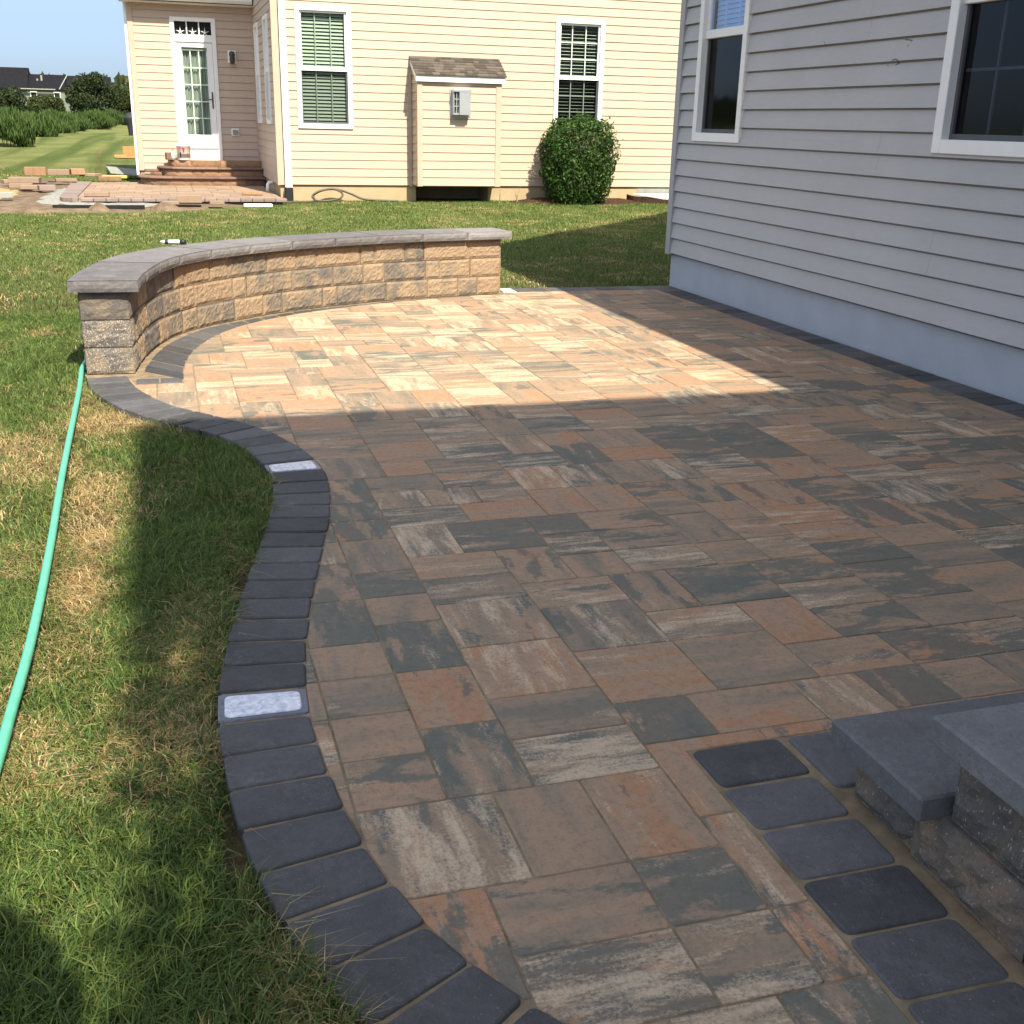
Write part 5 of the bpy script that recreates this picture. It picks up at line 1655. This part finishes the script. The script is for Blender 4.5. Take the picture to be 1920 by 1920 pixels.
def tree(x, y, zt, w, label, cols, n, name='tree', zb=0.3, leaf=0.14, lobes=22):
    kf = 1.52; x, y, w, zt = x * kf, y * kf, w * kf, 1.5 + (zt - 1.5) * kf
    b = float(lawn_z(x, y)) - 0.3
    t = empty(name, (x, y, b), label, 'tree', 'trees in front of the distant house')
    h = zt - b
    P, q = crown_pts((x, y, b + h * .57), (w, w * .8, h * .47), n, rt, lobes)
    c = mixcols(n, rt, cols)
    V, F, CC = leaves(P, leaf, c, int(abs(x * 10)) + 3, q * .5)
    fast('crown', V, [F], CC, M['treeleaf'], t)
    m = MB(); m.tube([(x, y, b), (x + .05, y, b + h * .35), (x, y, b + h * .75)], [h * .04, h * .03, h * .01], 8)
    for k in range(5):
        a = k * 1.26; m.tube([(x, y, b + h * (.3 + .06 * k)), (x + math.cos(a) * w * .35, y + math.sin(a) * w * .3, b + h * (.45 + .07 * k)), (x + math.cos(a) * w * .7, y + math.sin(a) * w * .6, b + h * (.55 + .07 * k))], [h * .016, h * .01, h * .004], 6)
    build(m, 'trunk', M['bark'], t)


DK = [(0.028, 0.046, 0.015), (0.040, 0.060, 0.018), (0.022, 0.035, 0.013)]
MDK = [(0.045, 0.062, 0.018), (0.060, 0.075, 0.022), (0.035, 0.05, 0.016)]
tree(-3.50, 75, 3.52, 1.42, 'large dark rounded tree hiding the right half of the distant house', DK, 11000)
tree(-8.2, 76, 2.72, 1.2, 'dark tree at the left edge in front of the distant roof', DK, 7000)
tree(-6.7, 78, 2.42, 1.0, 'low dark tree between the left edge tree and the large rounded tree', MDK, 5600)
tree(-5.6, 72, 2.35, 0.8, 'small brownish green tree left of the large rounded tree', MDK, 4600)
tree(-1.75, 80, 3.05, 1.25, 'tree beside the cream house corner, right of the large rounded tree', MDK, 6000)
tree(-0.2, 84, 3.3, 1.5, 'tree mostly hidden behind the cream house corner', MDK, 4600)
tree(-10.6, 80, 3.1, 1.5, 'tree partly cut off by the left picture edge', MDK, 1500)
# reedy shrubs along the lawn edge
GRN = [(0.060, 0.105, 0.024), (0.042, 0.080, 0.018), (0.085, 0.135, 0.034)]
for (x, y, zt, w, lab, n) in ((-4.95, 44, 1.62, .85, 'nearest tall leafy shrub clump at the left edge of the lawn', 5200), (-5.75, 45.5, 1.65, .8, 'shrub clump cut by the left picture edge', 2500),
                             (-4.95, 55, 1.50, .9, 'bright green reedy shrub right of the nearest clump', 2600), (-4.75, 63, 1.50, .95, 'reedy shrub below the small brownish tree', 2600),
                             (-4.3, 70, 1.50, 1.0, 'dark green reedy shrub in the middle of the shrub row', 2600), (-3.75, 79, 1.60, 1.1, 'light green shrub under the large rounded tree', 2600),
                             (-3.3, 92, 1.75, 1.1, 'pale pointed shrub at the right end of the shrub row', 2600), (-2.7, 108, 1.6, 1.1, 'low dark shrub by the covered grill', 2000)):
    b = float(lawn_z(x, y)); h = zt - b
    t = empty('reed_shrub', (x, y, b), lab, 'shrub', 'shrubs along the far lawn edge')
    n = n * 3
    P, q = crown_pts((x, y, b + h * .48), (w, .7, h * .5), n, rt, 18, .46, .6)
    P[:, 2] = np.maximum(P[:, 2], b + .02)
    up = q * .2 + np.array([0, 0, 0.0])
    V, F, CC = leaves(P, 0.075, mixcols(n, rt, GRN if x != -2.7 else DK), int(abs(x * 37)), None, True)
    fast('foliage', V, [F], CC, M['treeleaf'], t)
    m = MB()
    for k in range(4): m.tube([(x + .1 * k - .2, y, b), (x + .25 * k - .4, y + .05, b + h * .7)], [.015, .006], 5)
    build(m, 'stem', M['bark'], t)
# distant wooded rise: one mass on the horizon
n = 9000
ax = rt.uniform(-140, 160, n); ay = rt.uniform(235, 260, n)
top = 5.5 + 2.5 * vnoise(ax + 200, ay * 0, .05, 8) + 1.5 * vnoise(ax + 200, ay * 0, .2, 9)
P = np.stack([ax, ay, top * rt.random(n) ** .6], 1)
V, F, CC = leaves(P, 1.5, mixcols(n, rt, MDK), 12)
fast('distant_wood', V, [F], CC, M['treeleaf'], label='distant wooded rise on the horizon', cat='woodland', kind='stuff')

# slim evergreen added unseen behind the camera to shade the lower left lawn
yt = empty('added_shade_evergreen', (0.0, -0.9, -0.03), 'slim evergreen added out of view behind the camera to shade the lawn', 'tree')
n = 9000
P, q = crown_pts((0.0, -0.9, 2.5), (0.27, 0.27, 0.92), n, rt, 26, .45, .6)
V, F, CC = leaves(P, 0.05, mixcols(n, rt, DK), 91, q * .4)
fast('crown', V, [F], CC, M['treeleaf'], yt)
mb = MB(); mb.tube([(0.0, -0.9, -0.03), (0.0, -0.9, 1.5), (0.0, -0.9, 3.2)], [.05, .04, .01], 8); build(mb, 'trunk', M['bark'], yt)

# sparse unseen tree, added behind the camera to put half-shade on the lawn edge
ot = empty('added_dapple_tree', (0.82, -1.95, -0.03), 'loose sparse tree added out of view behind the camera to dapple the lawn', 'tree')
P = np.stack([rt.uniform(0.68, 1.12, 1150), -2.95 + 2.1 * rt.random(1150) ** 1.25, 5.0 + rt.normal(0, .22, 1150)], 1)
V, F, CC = leaves(P, 0.05, mixcols(1150, rt, MDK), 95)
fast('crown', V, [F], CC, M['treeleaf'], ot)
mb = MB(); mb.tube([(0.82, -1.95, -0.03), (0.83, -1.95, 2.5), (0.85, -1.95, 4.7)], [.05, .04, .02], 8)
for a, b in ((-0.8, .2), (0.8, -.1), (-.4, -.15), (.35, .2)):
    mb.tube([(0.84, -1.95, 3.8), (0.84 + b * .5, -1.95 + a * .5, 4.5), (0.84 + b, -1.95 + a, 5.0)], [.02, .014, .006], 6)
build(mb, 'trunk', M['bark'], ot)
